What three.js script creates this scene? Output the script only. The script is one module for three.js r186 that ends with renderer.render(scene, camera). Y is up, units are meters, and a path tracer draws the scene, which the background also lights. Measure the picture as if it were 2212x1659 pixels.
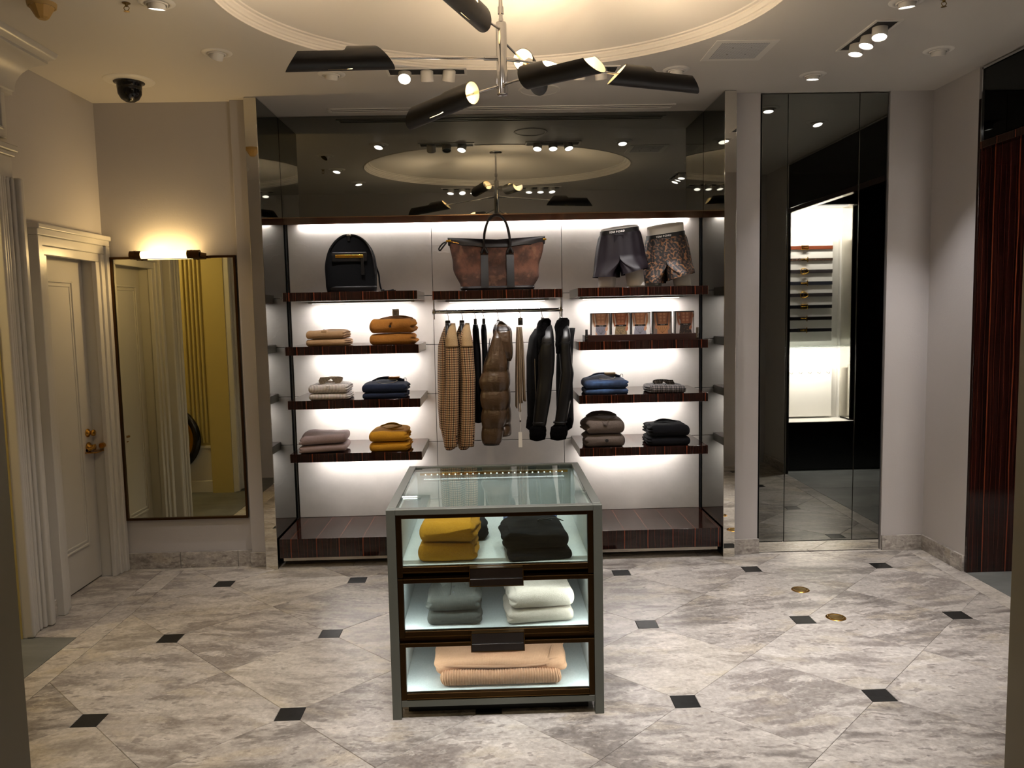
import * as THREE from 'three';
import { RoundedBoxGeometry } from 'three/addons/geometries/RoundedBoxGeometry.js';
import { mergeGeometries, mergeVertices, toCreasedNormals } from 'three/addons/utils/BufferGeometryUtils.js';
import { MarchingCubes } from 'three/addons/objects/MarchingCubes.js';
import { RectAreaLightUniformsLib } from 'three/addons/lights/RectAreaLightUniformsLib.js';

// ---------- camera, exposure, light levels ----------
RectAreaLightUniformsLib.init();
const scene = new THREE.Scene();
scene.background = new THREE.Color(0x000000);
const camera = new THREE.PerspectiveCamera(51.8786, 2212 / 1659, 0.05, 60);
const D2R = Math.PI / 180;
camera.position.set(0.0529, 1.7145, 5.0317);
camera.rotation.order = 'YXZ';
camera.rotation.set(-5.1637 * D2R, -1.3318 * D2R, -1.1625 * D2R);
const renderer = new THREE.WebGLRenderer({ antialias: true });
renderer.toneMapping = THREE.LinearToneMapping;
renderer.toneMappingExposure = 1.0;
renderer.shadowMap.enabled = true;
renderer.shadowMap.type = THREE.PCFSoftShadowMap;
// intensities of the lamps of the room (candela for spots and bulbs, nits for the strips)
const LEVEL = { spot: 6.9, shelf: 170, cove: 190, bulb: 0.95, mirrorLamp: 7.5, caseLed: 90, niche: 620, corridor: 4, hall: 4 };
const COL = { spot: 0xfffaf8, shelf: 0xfffaf7, bulb: 0xffe6c6, mirrorLamp: 0xffd48c, caseLed: 0xf8fcff, niche: 0xfff8f4, corridor: 0xffe2a4, hall: 0xffe6b4 };

// ---------- helpers ----------
function rng(seed) { let a = seed >>> 0; return () => { a = (a + 0x6D2B79F5) | 0; let t = Math.imul(a ^ (a >>> 15), 1 | a); t = (t + Math.imul(t ^ (t >>> 7), 61 | t)) ^ t; return ((t ^ (t >>> 14)) >>> 0) / 4294967296; }; }
const lerp = (a, b, t) => a + (b - a) * t, clamp = (x, a = 0, b = 1) => Math.min(b, Math.max(a, x));
const smooth = (a, b, x) => { const t = clamp((x - a) / (b - a)); return t * t * (3 - 2 * t); };
const hash = (x, y, s) => { let h = Math.imul(x | 0, 374761393) + Math.imul(y | 0, 668265263) + Math.imul(s | 0, 1442695041); h = Math.imul(h ^ (h >>> 13), 1274126177); return ((h ^ (h >>> 16)) >>> 0) / 4294967296; };
function vn(x, y, px, py, s) {            // value noise, periodic in px, py cells
  const xi = Math.floor(x), yi = Math.floor(y), fx = x - xi, fy = y - yi;
  const u = fx * fx * (3 - 2 * fx), v = fy * fy * (3 - 2 * fy);
  const x0 = ((xi % px) + px) % px, x1 = (x0 + 1) % px, y0 = ((yi % py) + py) % py, y1 = (y0 + 1) % py;
  return lerp(lerp(hash(x0, y0, s), hash(x1, y0, s), u), lerp(hash(x0, y1, s), hash(x1, y1, s), u), v);
}
function fbm(x, y, px, py, s, oct = 5, gain = 0.5) {
  let a = 0, w = 1, t = 0;
  for (let o = 0; o < oct; o++) { a += w * vn(x, y, px, py, s + o * 17); t += w; w *= gain; x *= 2; y *= 2; px *= 2; py *= 2; }
  return a / t;
}
const n3 = (x, y, z, s = 0) => vn(x + z * 0.71 + 13.7, y - z * 0.53 + 7.1, 4096, 4096, s) * 0.5 + vn(z + y * 0.37 + 3.3, x * 0.83 - y * 0.21 + 9.9, 4096, 4096, s + 5) * 0.5;
const hex = h => [(h >> 16 & 255) / 255, (h >> 8 & 255) / 255, (h & 255) / 255];
const mix3 = (a, b, t) => [lerp(a[0], b[0], t), lerp(a[1], b[1], t), lerp(a[2], b[2], t)];
function texOf(w, h, fn, { srgb = true, metres = [1, 1] } = {}) {   // fn(u, v) -> [r,g,b]; the picture spans metres[0] x metres[1]
  const d = new Uint8Array(w * h * 4);
  for (let j = 0; j < h; j++) for (let i = 0; i < w; i++) {
    const c = fn((i + 0.5) / w, (j + 0.5) / h), k = (j * w + i) * 4;
    d[k] = clamp(c[0]) * 255; d[k + 1] = clamp(c[1]) * 255; d[k + 2] = clamp(c[2]) * 255; d[k + 3] = 255;
  }
  const t = new THREE.DataTexture(d, w, h, THREE.RGBAFormat);
  t.magFilter = THREE.LinearFilter; t.minFilter = THREE.LinearMipmapLinearFilter; t.generateMipmaps = true;
  t.wrapS = t.wrapT = THREE.RepeatWrapping; t.repeat.set(1 / metres[0], 1 / metres[1]);
  if (srgb) t.colorSpace = THREE.SRGBColorSpace;
  t.needsUpdate = true; return t;
}
const gray = (w, h, fn, o = {}) => texOf(w, h, (u, v) => { const g = fn(u, v); return [g, g, g]; }, { srgb: false, ...o });
function canvasTex(w, h, draw) {
  const c = document.createElement('canvas'); c.width = w; c.height = h; draw(c.getContext('2d'), w, h);
  const t = new THREE.CanvasTexture(c); t.colorSpace = THREE.SRGBColorSpace; return t;
}
const std = (o) => new THREE.MeshStandardMaterial({ roughness: 0.6, metalness: 0, ...o });
const phy = (o) => new THREE.MeshPhysicalMaterial({ roughness: 0.6, metalness: 0, ...o });

const taken = new Map();
function numbered(n) { const k = taken.get(n) || 0; taken.set(n, k + 1); return k ? `${n}_${String(k).padStart(3, '0')}` : n; }
function mesh(name, geo, mat, parent) {
  const m = new THREE.Mesh(Array.isArray(geo) ? merge(geo) : geo, mat);
  m.name = parent ? name : numbered(name); m.castShadow = m.receiveShadow = true;
  (parent || scene).add(m); return m;
}
function thing(name, label, category, pos = [0, 0, 0], turn = 0, group) {
  const g = new THREE.Group(); g.name = numbered(name); g.position.set(...pos); g.rotation.y = turn;
  g.userData = { label, category }; if (group) g.userData.group = group; scene.add(g); return g;
}
function single(name, geo, mat, label, category, group, pos, turn = 0) {
  const m = mesh(name, geo, mat); m.userData = { label, category }; if (group) m.userData.group = group;
  if (pos) m.position.set(...pos); m.rotation.y = turn; return m;
}
function struct(name, label, category) { const g = new THREE.Group(); g.name = numbered(name); g.userData = { label, category, kind: 'structure' }; scene.add(g); return g; }
function merge(list) {
  const gs = list.map(g => { const q = g.index ? g.toNonIndexed() : g.clone(); for (const k of Object.keys(q.attributes)) if (!['position', 'normal', 'uv'].includes(k)) q.deleteAttribute(k); q.morphAttributes = {}; return q; });
  return mergeGeometries(gs, false);
}
function uvBox(g, ou = 0, ov = 0, swap = false) {       // uv in metres from the side each face looks to
  const q = g.index ? g.toNonIndexed() : g, p = q.attributes.position, uv = new Float32Array(p.count * 2), a = new THREE.Vector3(), b = new THREE.Vector3(), c = new THREE.Vector3();
  for (let i = 0; i < p.count; i += 3) {
    a.fromBufferAttribute(p, i); b.fromBufferAttribute(p, i + 1); c.fromBufferAttribute(p, i + 2);
    const n = b.clone().sub(a).cross(c.clone().sub(a)), ax = Math.abs(n.x), ay = Math.abs(n.y), az = Math.abs(n.z);
    [a, b, c].forEach((v, k) => {
      let s, t; if (ay >= ax && ay >= az) { s = v.x; t = v.z; } else if (az >= ax) { s = v.x; t = v.y; } else { s = v.z; t = v.y; }
      if (swap) [s, t] = [t, s];
      uv[(i + k) * 2] = s + ou; uv[(i + k) * 2 + 1] = t + ov;
    });
  }
  q.setAttribute('uv', new THREE.BufferAttribute(uv, 2)); return q;
}
const move = (g, x, y, z) => g.translate(x, y, z);
// box by its limits, with a small chamfer when r > 0
function bx(x0, x1, y0, y1, z0, z1, r = 0) {
  const w = x1 - x0, h = y1 - y0, d = z1 - z0, m = Math.min(w, h, d) * 0.49;
  const g = r > 0 ? new RoundedBoxGeometry(w, h, d, 2, Math.min(r, m)) : new THREE.BoxGeometry(w, h, d);
  return uvBox(move(g, (x0 + x1) / 2, (y0 + y1) / 2, (z0 + z1) / 2));
}
const cyl = (r0, r1, h, n = 24, open = false) => new THREE.CylinderGeometry(r0, r1, h, n, 1, open);
function rod(a, b, r, n = 12) {
  const A = new THREE.Vector3(...a), B = new THREE.Vector3(...b), d = B.clone().sub(A), g = cyl(r, r, d.length(), n);
  g.applyQuaternion(new THREE.Quaternion().setFromUnitVectors(new THREE.Vector3(0, 1, 0), d.clone().normalize()));
  return move(g, ...A.add(B).multiplyScalar(0.5).toArray());
}
const tube = (pts, r, n = 40, m = 10, closed = false) => new THREE.TubeGeometry(new THREE.CatmullRomCurve3(pts.map(p => new THREE.Vector3(...p)), closed), n, r, m, closed);
function lathe(pts, n = 40) { return new THREE.LatheGeometry(pts.map(p => new THREE.Vector2(...p)), n); }
function extrudeXY(pts, depth, bevel = 0, holes = []) {         // outline in x, y; runs along +z from 0
  const s = new THREE.Shape(pts.map(p => new THREE.Vector2(...p)));
  for (const h of holes) s.holes.push(new THREE.Path(h.map(p => new THREE.Vector2(...p))));
  return new THREE.ExtrudeGeometry(s, { depth: depth - 2 * bevel, bevelEnabled: bevel > 0, bevelSize: bevel, bevelThickness: bevel, bevelOffset: -bevel, bevelSegments: 2, curveSegments: 16 }).translate(0, 0, bevel);
}
// skin through rings; ring: { c:[x,y,z], rx, rz, e, turn, yo } in the xz plane; uv in metres
function loft(rings, n = 40, { bump, cap = true, vScale = 1 } = {}) {
  const pos = [], uv = [], idx = []; let v = 0;
  rings.forEach((r, j) => {
    if (j) v += new THREE.Vector3(...r.c).distanceTo(new THREE.Vector3(...rings[j - 1].c)) * vScale;
    const e = r.e || 2, t = r.turn || 0, ct = Math.cos(t), st = Math.sin(t);
    let u = 0, lx, lz;
    for (let i = 0; i <= n; i++) {
      const a = i / n * Math.PI * 2, ca = Math.cos(a), sa = Math.sin(a);
      let x = Math.sign(ca) * Math.pow(Math.abs(ca), 2 / e) * r.rx, z = Math.sign(sa) * Math.pow(Math.abs(sa), 2 / e) * r.rz;
      if (r.shape) { const q = r.shape(a, x, z); x = q[0]; z = q[1]; }
      if (i) u += Math.hypot(x - lx, z - lz); lx = x; lz = z;
      let X = r.c[0] + x * ct + z * st, Z = r.c[2] - x * st + z * ct, Y = r.c[1] + (r.yo ? r.yo(x, z) : 0);
      if (bump) { const q = bump(X, Y, Z, a, j / (rings.length - 1), ca * ct + sa * st, -ca * st + sa * ct); X = q[0]; Y = q[1]; Z = q[2]; }
      pos.push(X, Y, Z); uv.push(u, v);
    }
  });
  const m = n + 1;
  for (let j = 0; j < rings.length - 1; j++) for (let i = 0; i < n; i++) { const a = j * m + i, b = a + 1, c = a + m, d = c + 1; idx.push(a, c, b, b, c, d); }
  if (cap) for (const j of [0, rings.length - 1]) {
    const k = pos.length / 3, r = rings[j]; let sx = 0, sy = 0, sz = 0;
    for (let i = 0; i < n; i++) { const q = (j * m + i) * 3; sx += pos[q]; sy += pos[q + 1]; sz += pos[q + 2]; }
    pos.push(sx / n, sy / n, sz / n); uv.push(0, 0);
    for (let i = 0; i < n; i++) { const a = j * m + i; j ? idx.push(k, a + 1, a) : idx.push(k, a, a + 1); }
  }
  const g = new THREE.BufferGeometry();
  g.setAttribute('position', new THREE.Float32BufferAttribute(pos, 3)); g.setAttribute('uv', new THREE.Float32BufferAttribute(uv, 2)); g.setIndex(idx);
  // smooth normals across the seam
  g.computeVertexNormals();
  const nn = g.attributes.normal;
  for (let j = 0; j < rings.length; j++) { const a = j * m, b = a + n, x = nn.getX(a) + nn.getX(b), y = nn.getY(a) + nn.getY(b), z = nn.getZ(a) + nn.getZ(b), l = Math.hypot(x, y, z) || 1; nn.setXYZ(a, x / l, y / l, z / l); nn.setXYZ(b, x / l, y / l, z / l); }
  return g;
}
const flip = g => { const q = g.index; if (q) { const a = q.array; for (let i = 0; i < a.length; i += 3) { const t = a[i]; a[i] = a[i + 1]; a[i + 1] = t; } g.computeVertexNormals(); } return g; };
// ---------- materials ----------
function marble(seed, base, dark, light, warm) {
  return texOf(1024, 1024, (u, v) => {
    const wx = fbm(u * 5, v * 5, 5, 5, seed + 3, 5, 0.6) - 0.5, wy = fbm(u * 5, v * 5, 5, 5, seed + 9, 5, 0.6) - 0.5;
    const a = u + wx * 0.12, b = v + wy * 0.06;
    let c = mix3(base, dark, smooth(0.45, 0.66, fbm(a * 3, b * 9, 3, 9, seed, 7, 0.62)) * 0.72);
    c = mix3(c, light, smooth(0.5, 0.7, fbm(a * 5, b * 16, 5, 16, seed + 40, 6, 0.65)) * 0.6);
    c = mix3(c, warm, smooth(0.57, 0.72, fbm(a * 4, b * 9, 4, 9, seed + 71, 5, 0.6)) * 0.5);
    const r1 = Math.abs(fbm(a * 2, b * 5, 2, 5, seed + 90, 6, 0.55) - 0.5), r2 = Math.abs(fbm(a * 6, b * 14, 6, 14, seed + 130, 5, 0.6) - 0.5), gate = smooth(0.50, 0.64, fbm(u * 4, v * 4, 4, 4, seed + 160, 4));
    c = mix3(c, light, (1 - smooth(0.0, 0.006, r1)) * 0.55 * gate);
    c = mix3(c, [0.86, 0.81, 0.73], (1 - smooth(0.0, 0.012, r2)) * 0.32 * gate);
    const chip = smooth(0.66, 0.72, fbm(a * 26, b * 60, 26, 60, seed + 200, 4, 0.6));
    c = mix3(c, light, chip * 0.4);
    c = mix3(c, dark, smooth(0.64, 0.74, fbm(a * 20, b * 52, 20, 52, seed + 260, 4, 0.6)) * 0.55);
    const g = (hash((u * 1024) | 0, (v * 1024) | 0, seed) - 0.5) * 0.06 + (fbm(u * 80, v * 80, 80, 80, seed + 230, 3, 0.6) - 0.5) * 0.16;
    return [c[0] + g, c[1] + g, c[2] + g];
  }, { metres: [1.15, 1.15] });
}
const marbleTex = [
  marble(11, hex(0xa09a94), hex(0x655f5b), hex(0xc4beb7), hex(0xa79c8a)),
  marble(57, hex(0xa7a19b), hex(0x726b67), hex(0xc6c1ba), hex(0xa89f90)),
  marble(93, hex(0xaea79e), hex(0x857e76), hex(0xc3bdb4), hex(0xb3a891)),
];
const M = {};
M.marble = marbleTex.map(t => phy({ map: t, roughness: 0.34, clearcoat: 0.25, clearcoatRoughness: 0.22 }));
M.blackTile = phy({ specularIntensity: 0.45, map: gray(128, 128, (u, v) => 0.008 + 0.012 * fbm(u * 16, v * 16, 16, 16, 5, 3), { metres: [0.3, 0.3] }), roughness: 0.34 });
M.slate = std({ map: texOf(512, 512, (u, v) => { const f = fbm(u * 4, v * 14, 4, 14, 21, 6, 0.6), g = fbm(u * 9, v * 9, 9, 9, 47, 5); return mix3(hex(0x4a4c4a), hex(0x7d7f7c), clamp(f * 0.8 + g * 0.5 - 0.2)); }, { metres: [1.4, 1.4] }), roughness: 0.5 });
M.grout = std({ color: 0x6b6055, roughness: 0.9 });
const paintBump = gray(256, 256, (u, v) => fbm(u * 60, v * 60, 60, 60, 3, 3), { metres: [0.4, 0.4] });
M.wall = std({ color: 0xb1adac, roughness: 0.62, bumpMap: paintBump, bumpScale: 0.0003 });
M.trim = std({ color: 0xbcb9b4, roughness: 0.3 });
M.ceiling = std({ color: 0xcac5be, roughness: 0.55 });
M.dome = std({ color: 0xe2dace, roughness: 0.7 });
M.white = std({ color: 0xd9d5ce, roughness: 0.45 });
M.jamb = std({ color: 0x5d5745, roughness: 0.5 });
M.hallWall = std({ color: 0xa89c84, roughness: 0.7 });
M.yellowWall = std({ color: 0xa8985e, roughness: 0.6 });
M.darkRoom = std({ color: 0x161313, roughness: 0.5 });
M.black = std({ color: 0x0c0b0b, roughness: 0.5 });
M.blackGap = std({ color: 0x050505, roughness: 0.6 });
M.glossBlack = std({ color: 0x0a0a0b, roughness: 0.08 });
const metal = (color, roughness) => std({ color, roughness, metalness: 1 });
M.smoke = metal(0x7e7f7a, 0.015);
M.mirror = metal(0xd9d8c4, 0.01);
M.clearMirror = metal(0xdedbd2, 0.012);
M.chrome = metal(0xd8d8da, 0.09);
M.steel = metal(0xb2aca0, 0.22);
M.nickel = metal(0xa9a49c, 0.28);
M.gold = metal(0xd9a741, 0.2);
M.brass = metal(0xb9883a, 0.25);
M.oldBrass = metal(0x8f7748, 0.4);
M.bronze = metal(0x5b4426, 0.36);
M.darkBronze = metal(0x3a2a17, 0.4);
M.coveBand = metal(0xa08468, 0.2);
M.pewter = std({ color: 0x5e615b, roughness: 0.42, metalness: 0.35 });
M.mirrorFrame = metal(0x4a3520, 0.4);
M.glass = phy({ color: 0xf4faf8, roughness: 0.0, transmission: 1, thickness: 0, ior: 1.5 });
M.smokeGlass = metal(0x2e3030, 0.02);
// macassar ebony veneer: streaks along v, leaves of veneer 0.16 m wide that repeat
const ebonyTex = texOf(512, 512, (u, v) => {
  const wob = (fbm(u * 3, v * 2, 3, 2, 5, 3) - 0.5) * 0.03, a = u + wob;
  const leaf = (a * 3) % 1, s = leaf < 0 ? leaf + 1 : leaf;
  let c = mix3(hex(0x110706), hex(0x25100b), fbm(s * 9, v * 1, 9, 1, 8, 3) * 0.9);
  c = mix3(c, hex(0x0c0504), smooth(0.55, 0.75, fbm(a * 24, v * 1, 24, 1, 15, 2)) * 0.7);
  const line = (p, w, k, col) => { const d = Math.abs(s - p - (fbm(v * 4, p * 10, 4, 40, 33, 2) - 0.5) * 0.05); c = mix3(c, col, (1 - smooth(w * 0.4, w, d)) * k); };
  const q = 0.55 + 0.6 * smooth(0.35, 0.65, fbm(a * 3 + 0.4, 0.5, 3, 1, 41, 2)), tone = [hex(0x9a4a2c), hex(0x7a3722), hex(0x7a3a24), hex(0x6a301e)];
  [[0.22, 0.034, 0.95], [0.47, 0.020, 0.6], [0.70, 0.014, 0.55], [0.86, 0.030, 0.5], [0.06, 0.013, 0.45], [0.35, 0.055, 0.28], [0.60, 0.05, 0.2]].forEach(([p, w, k], i) => line(p + 0.02 * Math.sin(Math.floor(a * 3) * 2.1 + i), w, k * q, tone[i % 4]));
  const f = (fbm(a * 160, v * 3, 160, 3, 77, 2) - 0.5) * 0.06;
  return [c[0] + f * 1.2, c[1] + f * 0.8, c[2] + f * 0.7];
}, { metres: [0.49, 0.9] });
M.ebony = phy({ map: ebonyTex, roughness: 0.10, specularIntensity: 0.5, clearcoat: 0.45, clearcoatRoughness: 0.02 });
// trowelled plaster panel
const plasterH = (u, v) => fbm(u * 5, v * 5, 5, 5, 201, 5, 0.55) * 0.55 + (1 - smooth(0.0, 0.05, Math.abs(fbm(u * 6, v * 9, 6, 9, 231, 4) - 0.5))) * 0.10 * smooth(0.5, 0.65, fbm(u * 4, v * 4, 4, 4, 260, 3)) + fbm(u * 30, v * 30, 30, 30, 290, 3) * 0.12;
M.plaster = std({ map: texOf(512, 512, (u, v) => mix3(hex(0xaaa49d), hex(0xbeb8b1), clamp(fbm(u * 4, v * 4, 4, 4, 222, 6, 0.6) * 1.4 - 0.2)), { metres: [1.1, 1.1] }), bumpMap: gray(512, 512, plasterH, { metres: [1.1, 1.1] }), bumpScale: 0.0025, roughness: 0.55 });
M.lining = std({ map: texOf(256, 256, (u, v) => { const a = fbm(u * 64, v * 12, 64, 12, 4, 2), b = fbm(u * 12, v * 64, 12, 64, 9, 2); return mix3(hex(0xb4bab8), hex(0xcfd4d2), (a + b) / 2); }, { metres: [0.12, 0.12] }), roughness: 0.7 });
const glow = (c, k) => std({ color: 0x111111, emissive: c, emissiveIntensity: k, roughness: 0.5 });
M.ledGlow = glow(COL.shelf, 3); M.caseGlow = glow(COL.caseLed, 2.2); M.spotGlow = glow(0xfff6ec, 14); M.bulbGlow = glow(0xffe0ae, 9); M.tubeGlow = glow(0xffe2a0, 6); M.nicheGlow = glow(COL.niche, 4);

// cloths
const weave = (n, a, b, seed, m = 0.1) => texOf(256, 256, (u, v) => mix3(hex(a), hex(b), clamp(0.5 + (Math.sin(u * n * 6.283) * 0.2 + Math.sin(v * n * 6.283) * 0.2) + (fbm(u * 24, v * 24, 24, 24, seed, 4, 0.6) - 0.5) * 1.1)), { metres: [m, m] });
const clothBump = gray(256, 256, (u, v) => 0.5 + 0.25 * Math.sin((u + v) * 40 * 6.283) + (fbm(u * 50, v * 50, 50, 50, 12, 3) - 0.5) * 0.8, { metres: [0.12, 0.12] });
const knitBump = gray(256, 256, (u, v) => 0.5 + 0.5 * Math.sin(u * 32 * 6.283) * (0.7 + 0.3 * Math.sin(v * 48 * 6.283)), { metres: [0.08, 0.08] });
const cloth = (a, b, o = {}) => phy({ map: weave(30, a, b, o.seed || 3), bumpMap: o.knit ? knitBump : clothBump, bumpScale: o.bs ?? 0.0012, roughness: o.rough ?? 0.9, specularIntensity: o.spec ?? 0.6, sheen: o.sheen ?? 0.25, sheenRoughness: 0.6, sheenColor: new THREE.Color(b) });
M.beige = cloth(0xa5835f, 0xb8956f); M.camel = cloth(0x9a6224, 0xb47832, { seed: 9, bs: 0.002 });
M.mauve = cloth(0x8a7775, 0x9e8a87); M.mustard = cloth(0xb07a18, 0xcc9426, { seed: 5 }); M.taupe = cloth(0x5d524c, 0x756860, { seed: 6, bs: 0.002 });
M.blackKnit = cloth(0x0c0c10, 0x16161a, { seed: 8, sheen: 0.05, spec: 0.3 }); M.blackWool = cloth(0x09090b, 0x121215, { seed: 13, sheen: 0.05, spec: 0.3 });
M.denimDark = cloth(0x141a2b, 0x202a42, { seed: 15 });
M.denim = phy({ map: texOf(256, 256, (u, v) => { const f = fbm(u * 3, v * 3, 3, 3, 14, 4), t = 0.5 + 0.5 * Math.sin((u * 2 + v) * 60 * 6.283); return mix3(mix3(hex(0x1b2b47), hex(0x40608c), smooth(0.4, 0.75, f)), hex(0x0f1a30), t * 0.25); }, { metres: [0.25, 0.25] }), bumpMap: clothBump, bumpScale: 0.001, roughness: 0.85 });
M.greyKnit = cloth(0x3c3d39, 0x50514b, { knit: true, bs: 0.0008 }); M.cream = cloth(0xbbaf9f, 0xcdc1b2, { seed: 22 });
M.sand = cloth(0xbb8c6a, 0xce9d7a, { knit: true, seed: 31, bs: 0.001 });
M.tan = cloth(0x84705a, 0xa08a70, { seed: 41 });
M.stripe = phy({ map: texOf(256, 64, (u) => { const s = (u * 16) % 1; return s < 0.22 ? hex(0x3a2f2e) : s < 0.5 ? hex(0xe6dfd8) : s < 0.66 ? hex(0x9a7d63) : hex(0xe9e3dc); }, { metres: [0.16, 0.1] }), roughness: 0.8 });
M.plaid = phy({ map: texOf(256, 256, (u, v) => { const a = (u * 4) % 1, b = (v * 4) % 1; let k = 0.08; if (a < 0.42) k += 0.16; if (b < 0.42) k += 0.16; if (Math.abs(a - 0.7) < 0.035 || Math.abs(b - 0.7) < 0.035) k += 0.3; return [k * 1.02, k * 0.96, k * 0.95]; }, { metres: [0.13, 0.13] }), roughness: 0.85 });
M.bluePlaid = phy({ map: texOf(128, 128, (u, v) => { const a = (u * 4) % 1 < 0.4, b = (v * 4) % 1 < 0.4; return hex(a && b ? 0x16204a : a || b ? 0x2f4788 : 0x7f95c8); }, { metres: [0.12, 0.12] }), roughness: 0.85 });
// gun club check: dark and rust lines over a sand ground, teeth along the crossing
const check = (u, v, n) => { const fx = (u * n) % 1, fy = (v * n) % 1, tw = ((u * 4 + v * 4) * n * 2) % 1 < 0.5; const dx = fx < 0.44, dy = fy < 0.46, kx = Math.floor(u * n) % 2 === 0; const g = hex(0xc8a67c), d = hex(0x22140e), r = hex(0x6a3a20); const cx = kx ? d : r; if (dx && dy) return cx; if (dx) return tw ? cx : mix3(g, cx, 0.25); if (dy) return tw ? d : mix3(g, d, 0.2); return g; };
M.check = phy({ map: texOf(512, 512, (u, v) => { const c = check(u, v, 8), f = (hash(u * 512 | 0, v * 512 | 0, 3) - 0.5) * 0.08; return [c[0] + f, c[1] + f, c[2] + f]; }, { metres: [0.125, 0.125] }), bumpMap: clothBump, bumpScale: 0.001, roughness: 0.92 });
M.herring = phy({ map: texOf(256, 256, (u, v) => { const z = Math.abs(((u * 4) % 1) - 0.5) * 2, s = ((v * 10 + z * 1.2) % 1); return s < 0.42 ? hex(0x5a3c26) : hex(0xc9aa7c); }, { metres: [0.055, 0.055] }), roughness: 0.92 });
// leopard: rosettes from scattered cells
M.leopard = (() => {
  const N = 8; return (metres) => phy({ map: texOf(512, 512, (u, v) => {
    const wu = u + (fbm(u * 8, v * 8, 8, 8, 61, 3) - 0.5) * 0.05, wv = v + (fbm(u * 8, v * 8, 8, 8, 83, 3) - 0.5) * 0.05;
    const X = wu * N, Y = wv * N; let d1 = 9, id = 0, dir = 0;
    for (let j = -1; j <= 1; j++) for (let i = -1; i <= 1; i++) { const cx = Math.floor(X) + i, cy = Math.floor(Y) + j, hx = ((cx % N) + N) % N, hy = ((cy % N) + N) % N; const px = cx + 0.2 + 0.6 * hash(hx, hy, 1), py = cy + 0.2 + 0.6 * hash(hx, hy, 2), d = Math.hypot(X - px, (Y - py) * 0.9); if (d < d1) { d1 = d; id = hash(hx, hy, 3); dir = Math.atan2(Y - py, X - px); } }
    const R = 0.30 + 0.12 * id, ring = Math.abs(d1 - R), broken = Math.sin(dir * (2 + Math.floor(id * 3)) + id * 9) * 0.7 + (fbm(u * 30, v * 30, 30, 30, 19, 2) - 0.5) * 1.4;
    let c = mix3(hex(0x835a38), hex(0x6a4629), fbm(u * 12, v * 12, 12, 12, 7, 3));
    c = mix3(c, hex(0x4a3328), d1 < R ? 0.85 : 0);
    if (ring < 0.17 + 0.05 * broken && broken > -0.6) c = hex(0x100b0a); else if (d1 > 0.62 && fbm(u * 22, v * 22, 22, 22, 23, 2) > 0.6) c = hex(0x16100d);
    const f = (hash(u * 512 | 0, v * 512 | 0, 9) - 0.5) * 0.05; return [c[0] + f, c[1] + f, c[2] + f];
  }, { metres }), roughness: 0.55, sheen: 0.2 });
})();
M.leopardCloth = M.leopard([0.34, 0.34]); M.leopardBelt = M.leopard([0.2, 0.2]);
M.satin = phy({ color: 0x181217, roughness: 0.5, specularIntensity: 0.45 });
M.suede = phy({ map: texOf(256, 256, (u, v) => mix3(mix3(hex(0x382218), hex(0x5c3928), smooth(0.3, 0.72, fbm(u * 5, v * 5, 5, 5, 51, 5, 0.6))), hex(0x76553f), smooth(0.58, 0.8, fbm(u * 9, v * 9, 9, 9, 66, 4)) * 0.5), { metres: [0.35, 0.35] }), bumpMap: clothBump, bumpScale: 0.0012, roughness: 0.95, sheen: 0.3, sheenColor: new THREE.Color(0x6a4a3a) });
const leatherBump = gray(256, 256, (u, v) => fbm(u * 40, v * 40, 40, 40, 91, 4), { metres: [0.15, 0.15] });
M.leather = phy({ color: 0x0d0c0d, roughness: 0.38, specularIntensity: 0.7, bumpMap: leatherBump, bumpScale: 0.00035 });
M.leatherDark = phy({ color: 0x120c0b, roughness: 0.42, specularIntensity: 0.6, bumpMap: leatherBump, bumpScale: 0.0003 });
M.grip = std({ color: 0x120a08, roughness: 0.25 });
M.fur = phy({ color: 0x060506, roughness: 1, specularIntensity: 0.15, bumpMap: gray(256, 256, (u, v) => fbm(u * 30, v * 30, 30, 30, 5, 3, 0.8), { metres: [0.1, 0.1] }), bumpScale: 0.01 });
M.puffer = phy({ color: 0x4b3826, roughness: 0.3, bumpMap: gray(256, 256, (u, v) => fbm(u * 10, v * 22, 10, 22, 31, 4), { metres: [0.2, 0.2] }), bumpScale: 0.0018, sheen: 0.1 });
M.pufferDark = phy({ color: 0x2c2018, roughness: 0.4 });
M.nylon = phy({ color: 0x08080a, roughness: 0.8, specularIntensity: 0.25, bumpMap: clothBump, bumpScale: 0.0008 });
M.mannequin = std({ color: 0xd8d2c8, roughness: 0.4 });
M.paper = std({ color: 0xe8e4dc, roughness: 0.8 });
M.cord = std({ color: 0xc8c0b0, roughness: 0.8 });
M.wood = std({ color: 0x2b1712, roughness: 0.3 });
M.shadeBlack = std({ color: 0x141110, roughness: 0.45 });
M.shadeGold = std({ color: 0xdfd2ae, roughness: 0.45 });
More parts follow.
